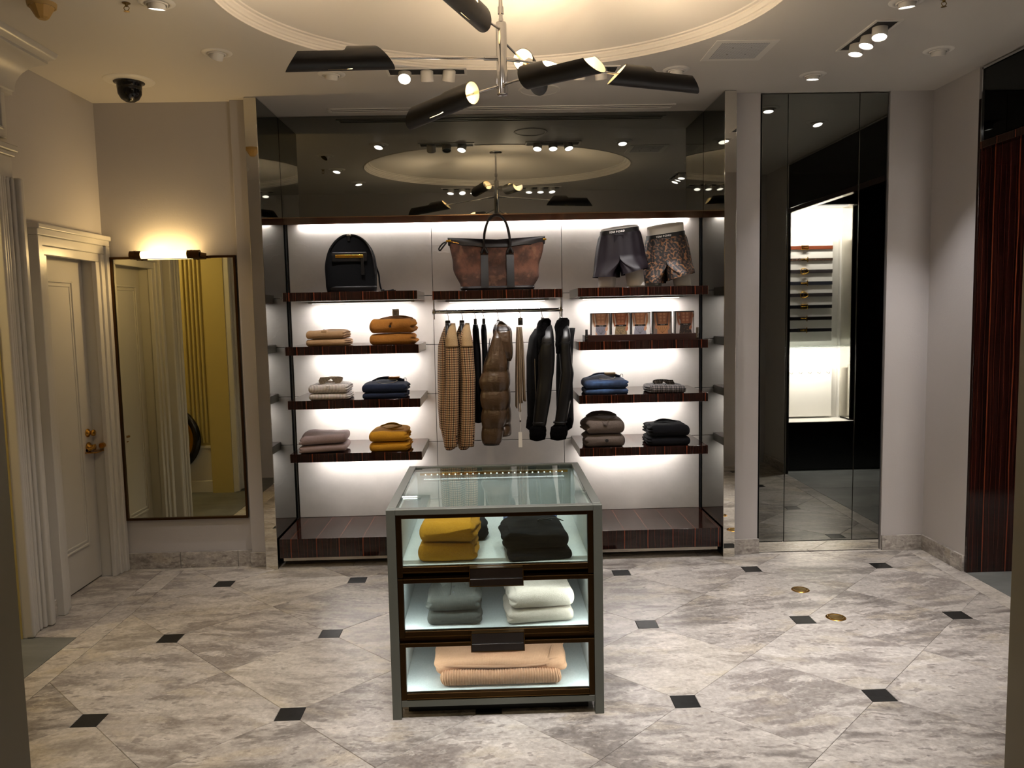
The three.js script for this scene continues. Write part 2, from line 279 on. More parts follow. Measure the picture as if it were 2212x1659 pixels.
// ---------- floor ----------
const L = 0.862, HC = 3.14;               // tile module, ceiling height
const floor = struct('floor', 'grey-beige marble floor of large diamond tiles with small black square insets', 'floor');
mesh('screed', [bx(-2.74, 3.06, -0.12, -0.004, -1.2, 3.2)], M.grout, floor);
function clipPoly(poly, nx, nz, d) {
  const out = [];
  for (let i = 0; i < poly.length; i++) {
    const a = poly[i], b = poly[(i + 1) % poly.length], da = nx * a[0] + nz * a[1] - d, db = nx * b[0] + nz * b[1] - d;
    if (da <= 0) out.push(a);
    if ((da < 0 && db > 0) || (da > 0 && db < 0)) { const t = da / (da - db); out.push([lerp(a[0], b[0], t), lerp(a[1], b[1], t)]); }
  }
  return out;
}
function slab(poly, r, top = 0, uvTurn = 0, ou = 0, ov = 0) {      // a stone slab on a polygon (x, z): chamfered rim
  let cx = 0, cz = 0, ar = 0; poly.forEach(p => { cx += p[0]; cz += p[1]; }); cx /= poly.length; cz /= poly.length;
  for (let i = 0; i < poly.length; i++) { const a = poly[i], b = poly[(i + 1) % poly.length]; ar += a[0] * b[1] - b[0] * a[1]; }
  if (ar > 0) poly = poly.slice().reverse();
  const inner = poly.map(p => { const d = Math.hypot(p[0] - cx, p[1] - cz) || 1, k = Math.max(0, 1 - r * 1.4 / d); return [cx + (p[0] - cx) * k, cz + (p[1] - cz) * k]; });
  const pos = [], put = (a, y) => pos.push(a[0], y, a[1]);
  const n = poly.length;
  for (let i = 1; i < n - 1; i++) { put(inner[0], top); put(inner[i], top); put(inner[i + 1], top); }
  for (let i = 0; i < n; i++) {
    const k = (i + 1) % n;
    put(inner[i], top); put(poly[i], top - r); put(inner[k], top); put(inner[k], top); put(poly[i], top - r); put(poly[k], top - r);
    put(poly[i], top - r); put(poly[i], top - 0.006); put(poly[k], top - r); put(poly[k], top - r); put(poly[i], top - 0.006); put(poly[k], top - 0.006);
  }
  const g = new THREE.BufferGeometry(); g.setAttribute('position', new THREE.Float32BufferAttribute(pos, 3));
  const uv = new Float32Array(pos.length / 3 * 2), c = Math.cos(uvTurn), s = Math.sin(uvTurn);
  for (let i = 0; i < pos.length / 3; i++) { const x = pos[i * 3], z = pos[i * 3 + 2]; uv[i * 2] = x * c - z * s + ou; uv[i * 2 + 1] = x * s + z * c + ov; }
  g.setAttribute('uv', new THREE.BufferAttribute(uv, 2)); g.computeVertexNormals(); return g;
}
{
  const rnd = rng(71), J = 0.0016, K = 0.056, RX0 = -2.10, RX1 = 2.92, RZ0 = -0.30, RZ1 = 2.87, q = Math.SQRT1_2;
  const tile = (cx, cz, horizontal, i, j) => {
    let p = [[cx - 2, cz - 2], [cx + 2, cz - 2], [cx + 2, cz + 2], [cx - 2, cz + 2]];
    for (const [sx, sz] of [[1, 1], [1, -1], [-1, 1], [-1, -1]]) p = clipPoly(p, sx * q, sz * q, (sx * cx + sz * cz) * q + L * q / 2 - J / 2);
    const h = L / 2 - K - J / 2;
    if (horizontal) { p = clipPoly(p, 1, 0, cx + h); p = clipPoly(p, -1, 0, -cx + h); } else { p = clipPoly(p, 0, 1, cz + h); p = clipPoly(p, 0, -1, -cz + h); }
    p = clipPoly(p, 1, 0, RX1); p = clipPoly(p, -1, 0, -RX0); p = clipPoly(p, 0, 1, RZ1); p = clipPoly(p, 0, -1, -RZ0);
    if (p.length < 3) return;
    let ar = 0; for (let k = 0; k < p.length; k++) { const a = p[k], b = p[(k + 1) % p.length]; ar += a[0] * b[1] - b[0] * a[1]; }
    if (Math.abs(ar) < 0.003) return;
    const turn = (rnd() - 0.5) * 0.5 + (rnd() < 0.5 ? 0 : Math.PI), v = rnd();
    mesh('marble_tile', slab(p, 0.0012, (rnd() - 0.5) * 0.0006, turn, rnd() * 3, rnd() * 3), M.marble[v < 0.42 ? 0 : v < 0.76 ? 1 : 2], floor);
  };
  for (let j = -1; j <= 4; j++) for (let i = -3; i <= 4; i++) {
    tile((i + 0.5) * L, j * L, true, i, j); tile(i * L, (j + 0.5) * L, false, i, j);
    const x = i * L, z = j * L, k = K - J / 2;
    if (x > RX0 + 0.1 && x < RX1 - 0.1 && z > RZ0 + 0.1 && z < RZ1 - 0.1) mesh('black_inset', slab([[x - k, z - k], [x + k, z - k], [x + k, z + k], [x - k, z + k]], 0.001, 0), M.blackTile, floor);
  }
  const strip = (x0, x1, z0, z1, n, along) => { for (let k = 0; k < n; k++) { const a = along === 'z' ? [x0, x1, lerp(z0, z1, k / n) + J / 2, lerp(z0, z1, (k + 1) / n) - J / 2] : [lerp(x0, x1, k / n) + J / 2, lerp(x0, x1, (k + 1) / n) - J / 2, z0, z1]; mesh('border_slab', slab([[a[0], a[2]], [a[1], a[2]], [a[1], a[3]], [a[0], a[3]]], 0.0012, 0, rnd() * 0.3, rnd() * 3, rnd() * 3), M.marble[rnd() < 0.5 ? 1 : 2], floor); } };
  strip(-2.248, -2.102, -0.30, 2.87, 5, 'z'); strip(-2.72, -2.252, -0.30, 0.806, 3, 'z'); strip(2.922, 3.045, -0.30, 2.87, 5, 'z'); strip(-2.54, 3.045, -0.40, -0.302, 7, 'x'); strip(-1.45, 1.62, -0.86, -0.402, 4, 'x');
  strip(-1.285, 1.525, 2.872, 3.14, 3, 'x');
}
const slateL = struct('floor_corridor', 'dark slate floor of the side corridor beyond the fluted casing', 'floor');
mesh('slate_slab', slab([[-2.252, 0.81], [-2.252, 2.9], [-5.2, 2.9], [-5.2, 0.6]], 0.001, 0), M.slate, slateL);
mesh('slate_bed', bx(-5.2, -2.74, -0.12, -0.006, 0.5, 2.9), M.grout, slateL);
const slateR = struct('floor_annex', 'dark slate floor beside the ebony panel', 'floor');
for (let k = 0; k < 4; k++) mesh('slate_slab', slab([[3.048, 0.12 + k * 0.72], [5.2, 0.12 + k * 0.72], [5.2, 0.838 + k * 0.72], [3.048, 0.838 + k * 0.72]], 0.001, 0, 0, k * 0.37, 0), M.slate, slateR);
mesh('slate_bed', bx(3.06, 5.2, -0.12, -0.006, 0.0, 3.1), M.grout, slateR);
const hallFloor = struct('floor_hall', 'stone floor of the hall the picture is taken from', 'floor');
mesh('hall_slab', bx(-3, 3.2, -0.12, 0, 3.142, 7), M.marble[2], hallFloor);

// ---------- ceiling with the oval dome ----------
const ceil = struct('ceiling', 'pale plaster ceiling with a moulded oval recess', 'ceiling');
const OV = { x: 0.14, z: 1.34, a: 1.31, b: 1.10 };
{
  const s = new THREE.Shape([[-2.74, -1.2], [3.2, -1.2], [3.2, 3.12], [-2.74, 3.12]].map(p => new THREE.Vector2(...p)));
  const h = new THREE.Path(); h.absellipse(OV.x, OV.z, OV.a, OV.b, 0, Math.PI * 2, true); s.holes.push(h);
  const g = new THREE.ExtrudeGeometry(s, { depth: 0.22, bevelEnabled: false, curveSegments: 96 }); g.rotateX(Math.PI / 2); g.translate(0, HC + 0.22, 0);
  mesh('plaster_field', uvBox(g), M.ceiling, ceil);
  // ring profile: radius factor along a, height above the ceiling
  const prof = [[1.0, 0], [0.992, -0.006], [0.984, -0.006], [0.98, 0.004], [0.968, 0.012], [0.966, 0.024], [0.952, 0.028], [0.945, 0.04], [0.93, 0.05], [0.928, 0.062], [0.905, 0.066], [0.90, 0.075]];
  const pos = [], uv = [], idx = [], N = 128;
  prof.forEach((p, j) => { for (let i = 0; i <= N; i++) { const t = i / N * Math.PI * 2, off = (1 - p[0]) * 0.6; pos.push(OV.x + (OV.a - off) * Math.cos(t), HC + p[1] * 0.72, OV.z + (OV.b - off) * Math.sin(t)); uv.push(t, p[1]); } });
  for (let j = 0; j < prof.length - 1; j++) for (let i = 0; i < N; i++) { const a = j * (N + 1) + i, c = a + N + 1; idx.push(a, a + 1, c, a + 1, c + 1, c); }
  let ring = new THREE.BufferGeometry(); ring.setAttribute('position', new THREE.Float32BufferAttribute(pos, 3)); ring.setAttribute('uv', new THREE.Float32BufferAttribute(uv, 2)); ring.setIndex(idx); ring.computeVertexNormals();
  mesh('ring_moulding', toCreasedNormals(ring.toNonIndexed(), 0.5), M.dome, ceil);
  const dome = []; const R = 10, dp = [], di = [], du = [];
  for (let j = 0; j <= R; j++) for (let i = 0; i <= N; i++) { const t = i / N * Math.PI * 2, k = 1 - j / R, off = 0.06; dp.push(OV.x + (OV.a - off) * k * Math.cos(t), HC + 0.054 + 0.10 * (1 - k * k), OV.z + (OV.b - off) * k * Math.sin(t)); du.push(k, t); }
  for (let j = 0; j < R; j++) for (let i = 0; i < N; i++) { const a = j * (N + 1) + i, c = a + N + 1; di.push(a, a + 1, c, a + 1, c + 1, c); }
  const dg = new THREE.BufferGeometry(); dg.setAttribute('position', new THREE.Float32BufferAttribute(dp, 3)); dg.setAttribute('uv', new THREE.Float32BufferAttribute(du, 2)); dg.setIndex(di); dg.computeVertexNormals();
  mesh('dome_plaster', dg, M.dome, ceil);
  mesh('ceiling_backing', bx(-2.74, 3.2, HC + 0.222, HC + 0.30, -1.2, 3.12), M.ceiling, ceil);
}
// ---------- walls ----------
const wallL = struct('wall_left', 'grey-white side wall with the panelled door and the cased opening', 'wall');
mesh('wall_section', bx(-2.74, -2.54, 0, HC, -0.60, -0.25), M.wall, wallL);
mesh('wall_section', bx(-2.74, -2.54, 2.125, HC, -0.25, 0.39), M.wall, wallL);
mesh('wall_section', bx(-2.74, -2.54, 0, HC, 0.39, 0.81), M.wall, wallL);
mesh('wall_section', bx(-2.74, -2.54, 2.47, HC, 0.81, 2.02), M.wall, wallL);
mesh('wall_section', bx(-2.74, -2.54, 0, HC, 2.02, 3.12), M.wall, wallL);
const wallB = struct('wall_back', 'grey painted back wall around the lit display alcove', 'wall');
mesh('wall_section', bx(-2.54, -1.64, 0, HC, -0.60, -0.37), M.wall, wallB);
mesh('pilaster', bx(-1.64, -1.525, 0, HC, -0.60, -0.335, 0.003), M.wall, wallB);
mesh('pilaster', bx(1.69, 1.875, 0, HC, -0.60, -0.335, 0.003), M.wall, wallB);
mesh('wall_section', bx(1.875, 2.75, 0, HC, -0.60, -0.39), M.wall, wallB);
mesh('wall_section', bx(2.75, 3.3, 0, HC, -0.60, -0.335), M.wall, wallB);
mesh('alcove_back', bx(-1.6, 1.75, 0, HC, -1.1, -0.90), M.wall, wallB);
mesh('alcove_cheek', bx(-1.525, -1.452, 0, HC, -0.92, -0.272), M.wall, wallB);
mesh('alcove_cheek', bx(1.62, 1.69, 0, HC, -0.92, -0.272), M.wall, wallB);
const wallR = struct('wall_right', 'grey painted side wall that ends at the ebony-lined opening', 'wall');
mesh('wall_section', bx(3.045, 3.3, 0, HC, -0.60, 0.163), M.wall, wallR);
mesh('wall_section', bx(3.045, 3.07, 0, HC, 2.25, 2.96), M.wall, wallR); mesh('wall_section', bx(3.045, 3.3, 0, HC, 2.96, 3.12), M.wall, wallR);
const wallF = struct('wall_rear', 'wall with the wide opening the picture is taken through', 'wall');
mesh('wall_section', bx(-2.74, -1.30, 0, HC, 2.87, 3.12), M.wall, wallF);
mesh('wall_section', bx(1.54, 3.3, 0, HC, 2.87, 3.12), M.wall, wallF);
mesh('wall_section', bx(-1.30, 1.54, 2.78, HC, 2.87, 3.12), M.wall, wallF);
mesh('jamb_lining', bx(-1.30, -1.285, 0, 2.78, 2.86, 3.13, 0.003), M.jamb, wallF);
mesh('jamb_lining', bx(1.525, 1.54, 0, 2.78, 2.86, 3.13, 0.003), M.jamb, wallF);
const hall = struct('wall_hall', 'plain walls and ceiling of the hall around the camera', 'wall');
mesh('wall_section', bx(-3.2, -3.0, 0, HC, 3.12, 7), M.hallWall, hall);
mesh('wall_section', bx(3.2, 3.4, 0, HC, 3.12, 7), M.hallWall, hall);
mesh('wall_section', bx(-3.2, 3.4, 0, HC, 7, 7.2), M.hallWall, hall);
mesh('wall_section', bx(-3.2, -2.74, 0, HC, 3.0, 3.12), M.hallWall, hall);
mesh('hall_ceiling', bx(-3.2, 3.4, HC, HC + 0.1, 3.12, 7.2), M.ceiling, hall);
const corr = struct('wall_corridor', 'ochre walls of the side corridor with white wainscot', 'wall');
mesh('wall_section', bx(-5.2, -2.74, 0, 2.9, 0.6, 0.81), M.yellowWall, corr);
mesh('wall_section', bx(-5.2, -2.74, 0, 2.9, 2.06, 2.3), M.yellowWall, corr);
mesh('wall_section', bx(-5.4, -5.2, 0, 2.9, 0.6, 2.3), M.yellowWall, corr);
mesh('opening_reveal', bx(-2.742, -2.538, 0, 2.47, 0.806, 0.816), M.yellowWall, corr);
mesh('opening_reveal', bx(-2.742, -2.538, 0, 2.47, 2.014, 2.024), M.yellowWall, corr);
mesh('corridor_ceiling', bx(-5.4, -2.74, 2.8, 2.9, 0.6, 2.3), M.ceiling, corr);
mesh('wainscot_panel', [bx(-5.2, -2.74, 0.0, 0.46, 2.045, 2.06), bx(-5.2, -2.74, 0.44, 0.47, 2.03, 2.06, 0.006), bx(-5.2, -2.74, 0, 0.12, 2.03, 2.06, 0.006)], M.trim, corr);
{ const fl = []; fl.push(bx(-2.96, -2.75, 0.47, 2.8, 2.04, 2.06)); for (let k = 0; k < 5; k++) fl.push(rod([-2.935 + k * 0.04, 0.5, 2.035], [-2.935 + k * 0.04, 2.7, 2.035], 0.014, 10)); mesh('fluted_pilaster', fl, M.yellowWall, corr); }
// ---------- cased opening: fluted casing and entablature ----------
const caseL = struct('trim_1', 'white fluted casing and heavy cornice of the side opening', 'moulding');
function stepCasing(z0, z1, y0, y1, dir) {            // vertical fluted board on the left wall, dir: side of the thick edge
  const g = [bx(-2.54, -2.515, y0, y1, z0, z1, 0.003)], w = z1 - z0;
  for (const [a, b, t] of [[0.0, 0.2, 0.07], [0.22, 0.34, 0.05], [0.38, 0.5, 0.042], [0.54, 0.66, 0.042], [0.7, 0.82, 0.05], [0.86, 1, 0.06]]) { const p = dir > 0 ? a : 1 - b, q = dir > 0 ? b : 1 - a; g.push(bx(-2.53, -2.54 + t, y0, y1, z0 + p * w, z0 + q * w, 0.012)); }
  return g;
}
mesh('casing', stepCasing(0.60, 0.81, 0, 2.49, 1), M.trim, caseL);
mesh('casing', stepCasing(2.02, 2.23, 0, 2.49, -1), M.trim, caseL);
mesh('casing_head', [bx(-2.54, -2.505, 2.47, 2.60, 0.64, 2.19, 0.004), bx(-2.54, -2.49, 2.60, 2.625, 0.63, 2.20, 0.006), bx(-2.54, -2.475, 2.625, 2.66, 0.62, 2.21, 0.008)], M.trim, caseL);
mesh('frieze_panel', [bx(-2.54, -2.505, 2.69, 2.98, 0.66, 2.17, 0.004), bx(-2.54, -2.495, 2.73, 2.745, 0.70, 2.13, 0.004), bx(-2.54, -2.495, 2.93, 2.945, 0.70, 2.13, 0.004), bx(-2.54, -2.495, 2.73, 2.945, 0.70, 0.715, 0.004)], M.trim, caseL);
{ // cornice: a deep cove between fillets
  const P = [[-2.54, 2.93], [-2.50, 2.93], [-2.50, 2.948], [-2.485, 2.952]]; for (let k = 0; k <= 8; k++) { const t = k / 8 * Math.PI / 2; P.push([-2.485 + 0.175 * (1 - Math.cos(t)), 2.958 + 0.128 * Math.sin(t)]); }
  P.push([-2.30, 3.09], [-2.30, 3.104], [-2.262, 3.112], [-2.25, 3.122], [-2.24, 3.139], [-2.54, 3.139]);
  mesh('cornice', toCreasedNormals(uvBox(extrudeXY(P, 1.63).translate(0, 0, 0.60)), 0.6), M.trim, caseL);
}
// ---------- baseboards ----------
const baseB = struct('baseboard_back', 'marble baseboard along the back wall', 'baseboard');
for (const [a, b, z, h] of [[-2.50, -2.14, -0.37, 0.112], [-2.138, -1.745, -0.37, 0.112], [-1.743, -1.642, -0.37, 0.112], [2.752, 3.03, -0.335, 0.105]]) mesh('marble_length', bx(a, b, 0, h, z, z + 0.016, 0.002), M.marble[0], baseB);
mesh('marble_length', bx(-1.648, -1.527, 0, 0.105, -0.335, -0.319, 0.002), M.marble[0], baseB);
mesh('marble_length', bx(1.692, 1.882, 0, 0.105, -0.335, -0.319, 0.002), M.marble[0], baseB);
const baseR = struct('baseboard_right', 'marble baseboard along the short grey side wall', 'baseboard');
mesh('marble_length', bx(3.029, 3.045, 0, 0.105, -0.319, 0.03, 0.002), M.marble[0], baseR);
mesh('marble_length', bx(3.029, 3.045, 0, 0.105, 0.032, 0.163, 0.002), M.marble[1], baseR);
mesh('marble_length', bx(3.029, 3.045, 0, 0.105, 2.26, 2.86, 0.002), M.marble[0], baseR);
const baseL = struct('baseboard_left', 'short marble baseboard between the door casing and the fluted casing', 'baseboard');
mesh('marble_length', bx(-2.54, -2.524, 0, 0.10, 0.485, 0.60, 0.002), M.marble[2], baseL);
// ---------- door ----------
const door = struct('door_1', 'white panelled door with brass knob and lever in a moulded casing', 'door');
{
  const leaf = mesh('door_leaf', [bx(-2.66, -2.62, 0.008, 2.12, -0.235, 0.375, 0.003)], M.trim, door);
  const fr = (y0, y1, z0, z1, t) => [bx(-2.625, -2.62 + t, y0, y0 + 0.014, z0, z1, 0.004), bx(-2.625, -2.62 + t, y1 - 0.014, y1, z0, z1, 0.004), bx(-2.625, -2.62 + t, y0, y1, z0, z0 + 0.014, 0.004), bx(-2.625, -2.62 + t, y0, y1, z1 - 0.014, z1, 0.004)];
  mesh('panel_moulding', [...fr(0.26, 1.97, -0.10, 0.30, 0.008), ...fr(0.285, 1.945, -0.075, 0.275, 0.005)], M.trim, leaf);
  mesh('jamb', [bx(-2.74, -2.54, 0, 2.125, -0.252, -0.238), bx(-2.74, -2.54, 0, 2.125, 0.378, 0.392), bx(-2.74, -2.54, 2.122, 2.135, -0.252, 0.392)], M.trim, door);
  const band = (z0, z1, y0, y1) => { const g = []; return g; };
  const cas = []; const o0 = -0.352, o1 = 0.485, i0 = -0.215, i1 = 0.355, top = 2.26, it = 2.10;
  const layer = (k, t) => { const a0 = lerp(o0, i0, k), a1 = lerp(o1, i1, k), ty = lerp(top, it, k); const hb = lerp(top, it, Math.min(1, k + 0.34)); cas.push(bx(-2.545, -2.54 + t, 0, hb, a0, lerp(o0, i0, Math.min(1, k + 0.34)), 0.005), bx(-2.545, -2.54 + t, 0, hb, lerp(o1, i1, Math.min(1, k + 0.34)), a1, 0.005), bx(-2.545, -2.54 + t, lerp(top, it, Math.min(1, k + 0.34)), ty, a0, a1, 0.005)); };
  layer(0, 0.055); layer(0.335, 0.038); layer(0.67, 0.026);
  cas.push(bx(-2.545, -2.47, top - 0.02, top + 0.012, o0 - 0.0, o1 + 0.012, 0.008));
  mesh('casing', cas, M.trim, door);
  const kn = lathe([[0.001, 0], [0.026, 0], [0.028, 0.004], [0.026, 0.01], [0.013, 0.014], [0.012, 0.026], [0.02, 0.032], [0.022, 0.044], [0.018, 0.05], [0.001, 0.052]], 28); kn.rotateZ(-Math.PI / 2); kn.translate(-2.62, 0.985, -0.165);
  mesh('door_knob', kn, M.brass, door);
  const rose = lathe([[0.001, 0], [0.03, 0], [0.032, 0.005], [0.029, 0.012], [0.016, 0.018], [0.015, 0.04], [0.019, 0.046], [0.001, 0.05]], 28); rose.rotateZ(-Math.PI / 2); rose.translate(-2.62, 0.892, -0.165);
  mesh('door_lever', [rose, tube([[-2.575, 0.892, -0.165], [-2.565, 0.892, -0.14], [-2.568, 0.888, -0.09], [-2.572, 0.886, -0.055]], 0.009, 24, 10), rod([-2.545, 0.895, -0.19], [-2.545, 0.895, -0.235], 0.018, 18), bx(-2.62, -2.545, 0.855, 0.862, -0.245, -0.12, 0.002)], M.brass, door);
}
// ---------- alcove lining ----------
const AL = { x0: -1.445, x1: 1.612, z0: -0.86, zf: -0.266 };
const linL = struct('wall_alcove', 'smoked mirror cheeks and lit grey plaster panels of the display alcove', 'wall');
for (const s of [-1, 1]) {
  const x = s < 0 ? AL.x0 : AL.x1, o = s * 0.008;
  const a = Math.min(x, x + o), b = Math.max(x, x + o);
  mesh('smoked_mirror_cheek', bx(a, b, 0.005, HC - 0.006, -0.848, AL.zf), M.smoke, linL);
  mesh('mirror_strip', s < 0 ? bx(-1.527, -1.446, 0, HC - 0.004, -0.275, -0.262, 0.002) : bx(1.613, 1.692, 0, HC - 0.004, -0.275, -0.262, 0.002), M.clearMirror, linL);
  mesh('shadow_gap', bx(a, b, 0.005, HC - 0.006, -0.866, -0.849), M.blackGap, linL);
}
{ // three bays of plaster panels with hairline joints
  const xs = [[-1.43, -0.384], [-0.38, 0.574], [0.578, 1.60]], ys = [[0.205, 0.758], [0.762, 1.12], [1.124, 1.488], [1.492, 1.850], [1.854, 2.44]];
  for (const [a, b] of xs) for (const [c, d] of ys) mesh('plaster_panel', bx(a, b, c, d, -0.88, AL.z0, 0.0015), M.plaster, linL);
  mesh('panel_joint', bx(-1.44, 1.61, 0.2, 2.45, -0.9, -0.868), M.blackGap, linL);
  mesh('upper_smoked_mirror', bx(-1.444, 1.611, 2.432, HC - 0.004, -0.815, -0.79, 0.001), M.smoke, linL);
  const band = extrudeXY([[-0.79, 2.432], [-0.79, 2.425], [-0.832, 2.383], [-0.85, 2.395], [-0.85, 2.44], [-0.815, 2.44]].map(p => [-p[0], p[1]]), 3.055); band.rotateY(Math.PI / 2); band.translate(-1.444, 0, 0);
  mesh('bronze_band', uvBox(band), M.coveBand, linL);
}
// the light strip hidden behind the bronze band
{
  const t = thing('cove_light', 'long light strip hidden above the plaster panels of the alcove', 'light', [0.084, 2.40, -0.84]);
  mesh('diffuser', bx(-1.42, 1.42, -0.008, 0.004, -0.006, 0.006), M.ledGlow, t);
  const r = new THREE.RectAreaLight(COL.shelf, LEVEL.cove, 2.84, 0.016); r.position.set(0.084, 2.389, -0.842); r.lookAt(0.084, 2.0, -0.895); scene.add(r);
}
// ---------- mirror column on the right ----------
const col = struct('wall_mirror_column', 'tall smoked mirror column in three leaves with a polished base', 'mirror');
for (const [a, b] of [[1.887, 2.062], [2.066, 2.546], [2.55, 2.738]]) mesh('smoked_mirror_leaf', bx(a, b, 0.078, HC - 0.008, -0.36, -0.345, 0.0015), M.smoke, col);
mesh('backing_board', bx(1.88, 2.745, 0.0, HC - 0.004, -0.39, -0.362), M.blackGap, col);
mesh('polished_base', bx(1.887, 2.738, 0.004, 0.074, -0.36, -0.343, 0.001), M.clearMirror, col);
// ---------- annex behind the right wall ----------
const ann = struct('wall_annex', 'gloss ebony panel and dark transom of the side room', 'wall');
mesh('ebony_panel', bx(3.045, 5.2, 0, 2.95, 0.163, 0.186, 0.002), M.ebony, ann);
mesh('transom_pane', bx(3.05, 3.062, 2.70, 3.118, 0.20, 2.25), M.smokeGlass, ann);
mesh('chrome_bead', [bx(3.043, 3.062, 2.69, 3.13, 0.19, 0.20), bx(3.043, 3.062, 3.118, 3.13, 0.19, 2.25)], M.chrome, ann);
mesh('ebony_lintel', bx(3.04, 3.10, 2.648, 2.692, 0.187, 2.25, 0.002), M.ebony, ann);
mesh('end_wall', bx(5.2, 5.3, 0, 3.0, 0.1, 3.0), M.darkRoom, ann);
mesh('annex_ceiling', bx(3.07, 5.3, 2.95, 3.05, 0.1, 3.0), M.darkRoom, ann);
mesh('reveal_board', bx(3.046, 3.07, 0, 2.69, 2.235, 2.249), M.darkRoom, ann);
mesh('annex_back', bx(3.08, 5.3, 0, 3.0, 2.95, 3.05), M.darkRoom, ann);
// ---------- ceiling fixtures ----------
function aimGeo(g, dir) { g.applyQuaternion(new THREE.Quaternion().setFromUnitVectors(new THREE.Vector3(0, -1, 0), dir)); return g; }
function spot(pos, to, k = 1, angle = 0.42, pen = 0.7) {
  const s = new THREE.SpotLight(COL.spot, LEVEL.spot * k, 0, angle, pen, 2);
  s.position.copy(pos); s.target.position.copy(to); s.castShadow = true; s.shadow.mapSize.set(512, 512); s.shadow.radius = 1.4; scene.add(s, s.target);
}
function lampHead(parent, at, to, on, r = 0.036, len = 0.075) {       // a small can with a glowing lens that looks at `to` (world)
  const wp = new THREE.Vector3(...at), dir = new THREE.Vector3(...to).sub(wp).normalize();
  const o = parent.position;
  const can = lathe([[0.001, len * 0.55], [r * 0.8, len * 0.5], [r, len * 0.3], [r, -len * 0.5], [r * 0.94, -len * 0.5], [r * 0.92, -len * 0.42], [0.001, -len * 0.42]], 28);
  aimGeo(can, dir).translate(at[0] - o.x, at[1] - o.y, at[2] - o.z);
  const h = mesh('lamp_can', can, M.white, parent);
  const lens = aimGeo(lathe([[0.001, -len * 0.49], [r * 0.6, -len * 0.475], [r * 0.92, -len * 0.435]], 24), dir).translate(at[0] - o.x, at[1] - o.y, at[2] - o.z);
  mesh('lens', lens, on ? M.spotGlow : M.glossBlack, h);
  if (on) spot(wp.clone().addScaledVector(dir, len * 0.5 + 0.008), new THREE.Vector3(...to), typeof on === 'number' ? on : 1);
}
function downlight(x, z, to, on, label) {
  const t = thing('gimbal_downlight', label, 'downlight', [x, HC, z], 0, 'round gimbal downlights');
  mesh('trim_ring', lathe([[0.052, 0.0], [0.054, -0.008], [0.066, -0.007], [0.078, -0.003], [0.081, 0]], 40), M.white, t);
  mesh('gimbal_ring', lathe([[0.04, -0.001], [0.042, -0.012], [0.048, -0.012], [0.05, -0.001]], 36), M.white, t);
  lampHead(t, [x, HC - 0.004, z], to, on, 0.038, 0.05);
}
downlight(-1.398, 0.60, [-2.3, 1.6, -0.3], 0, 'unlit round downlight above the tall wall mirror');
downlight(-0.865, 0.19, [-1.2, 1.1, -0.5], 0.9, 'round downlight behind the chandelier shade with the long level arm');
downlight(1.186, 0.19, [1.2, 0.9, -0.5], 0.9, 'glaring round downlight above the black chandelier shade nearest the square grille');
downlight(2.603, 0.49, [2.85, 0.6, -0.25], 1.3, 'round downlight glaring sideways nearest the ebony-lined opening');
downlight(2.067, 0.05, [2.0, 1.2, -0.2], 0.45, 'round downlight turned towards the smoked mirror column');
downlight(2.041, 1.21, [2.3, 0, 0.7], 1.8, 'round downlight cut by the top edge near the sprinkler');
downlight(-1.43, 1.29, [-1.75, 0.0, 0.6], 1.1, 'bright round downlight cut by the top edge beside a sprinkler');
downlight(-1.351, 2.06, [-0.9, 0, 1.7], 1.0, 'downlight over the entrance seen only in the smoked mirror');
function triple(x, z, alongZ, aims, label, ons) {
  const t = thing('recessed_triple_light', label, 'spotlight', [x, HC, z], 0, 'recessed three-lamp fittings');
  const w = alongZ ? 0.07 : 0.235, d = alongZ ? 0.235 : 0.07, f = 0.014;
  mesh('frame', [bx(-w, w, -0.006, 0, -d, -d + f), bx(-w, w, -0.006, 0, d - f, d), bx(-w, -w + f, -0.006, 0, -d + f, d - f), bx(w - f, w, -0.006, 0, -d + f, d - f)], M.white, t);
  mesh('recess', bx(-w + f, w - f, -0.002, 0, -d + f, d - f), M.blackGap, t);
  aims.forEach((to, k) => { const s = (k - 1) * 0.13; lampHead(t, [x + (alongZ ? 0 : s), HC - 0.022, z + (alongZ ? s : 0)], to, ons[k], 0.038, 0.07); });
}
triple(-0.30, 0.225, false, [[-0.5, 0.0, 2.6], [-0.3, 1.0, -0.6], [-0.5, 1.1, -0.6]], 'three-lamp fitting left of the chandelier stem, one lamp glaring', [0.8, 0, 0.7]);
triple(0.60, 0.225, false, [[0.2, 1.1, -0.6], [0.6, 1.0, -0.6], [1.1, 1.0, -0.6]], 'three-lamp fitting behind the chandelier shades near the oval rim', [0.7, 0.7, 0.7]);
triple(2.08, 0.74, true, [[1.5, 0, 0.6], [1.1, 0.0, 0.9], [1.6, 0, 1.6]], 'three-lamp fitting glowing beside the square ceiling grille', [1.2, 1.2, 1.2]);
triple(2.08, 1.95, true, [[1.7, 0, 1.4], [1.1, 0.0, 2.2], [0.9, 0, 1.9]], 'three-lamp fitting seen only in the smoked mirror near the corner', [1.15, 1.15, 1.15]);
triple(-0.26, 2.62, false, [[-0.7, 0, 1.7], [0.0, 0.7, 1.4], [-0.2, 0.3, 2.2]], 'three-lamp fitting over the entrance, left of the pair in the mirror', [0.9, 0.9, 0.9]);
triple(0.64, 2.62, false, [[0.3, 0.3, 2.0], [0.6, 0, 1.9], [1.1, 0.0, 1.6]], 'three-lamp fitting over the entrance, right of the pair in the mirror', [0.9, 0.9, 0.9]);
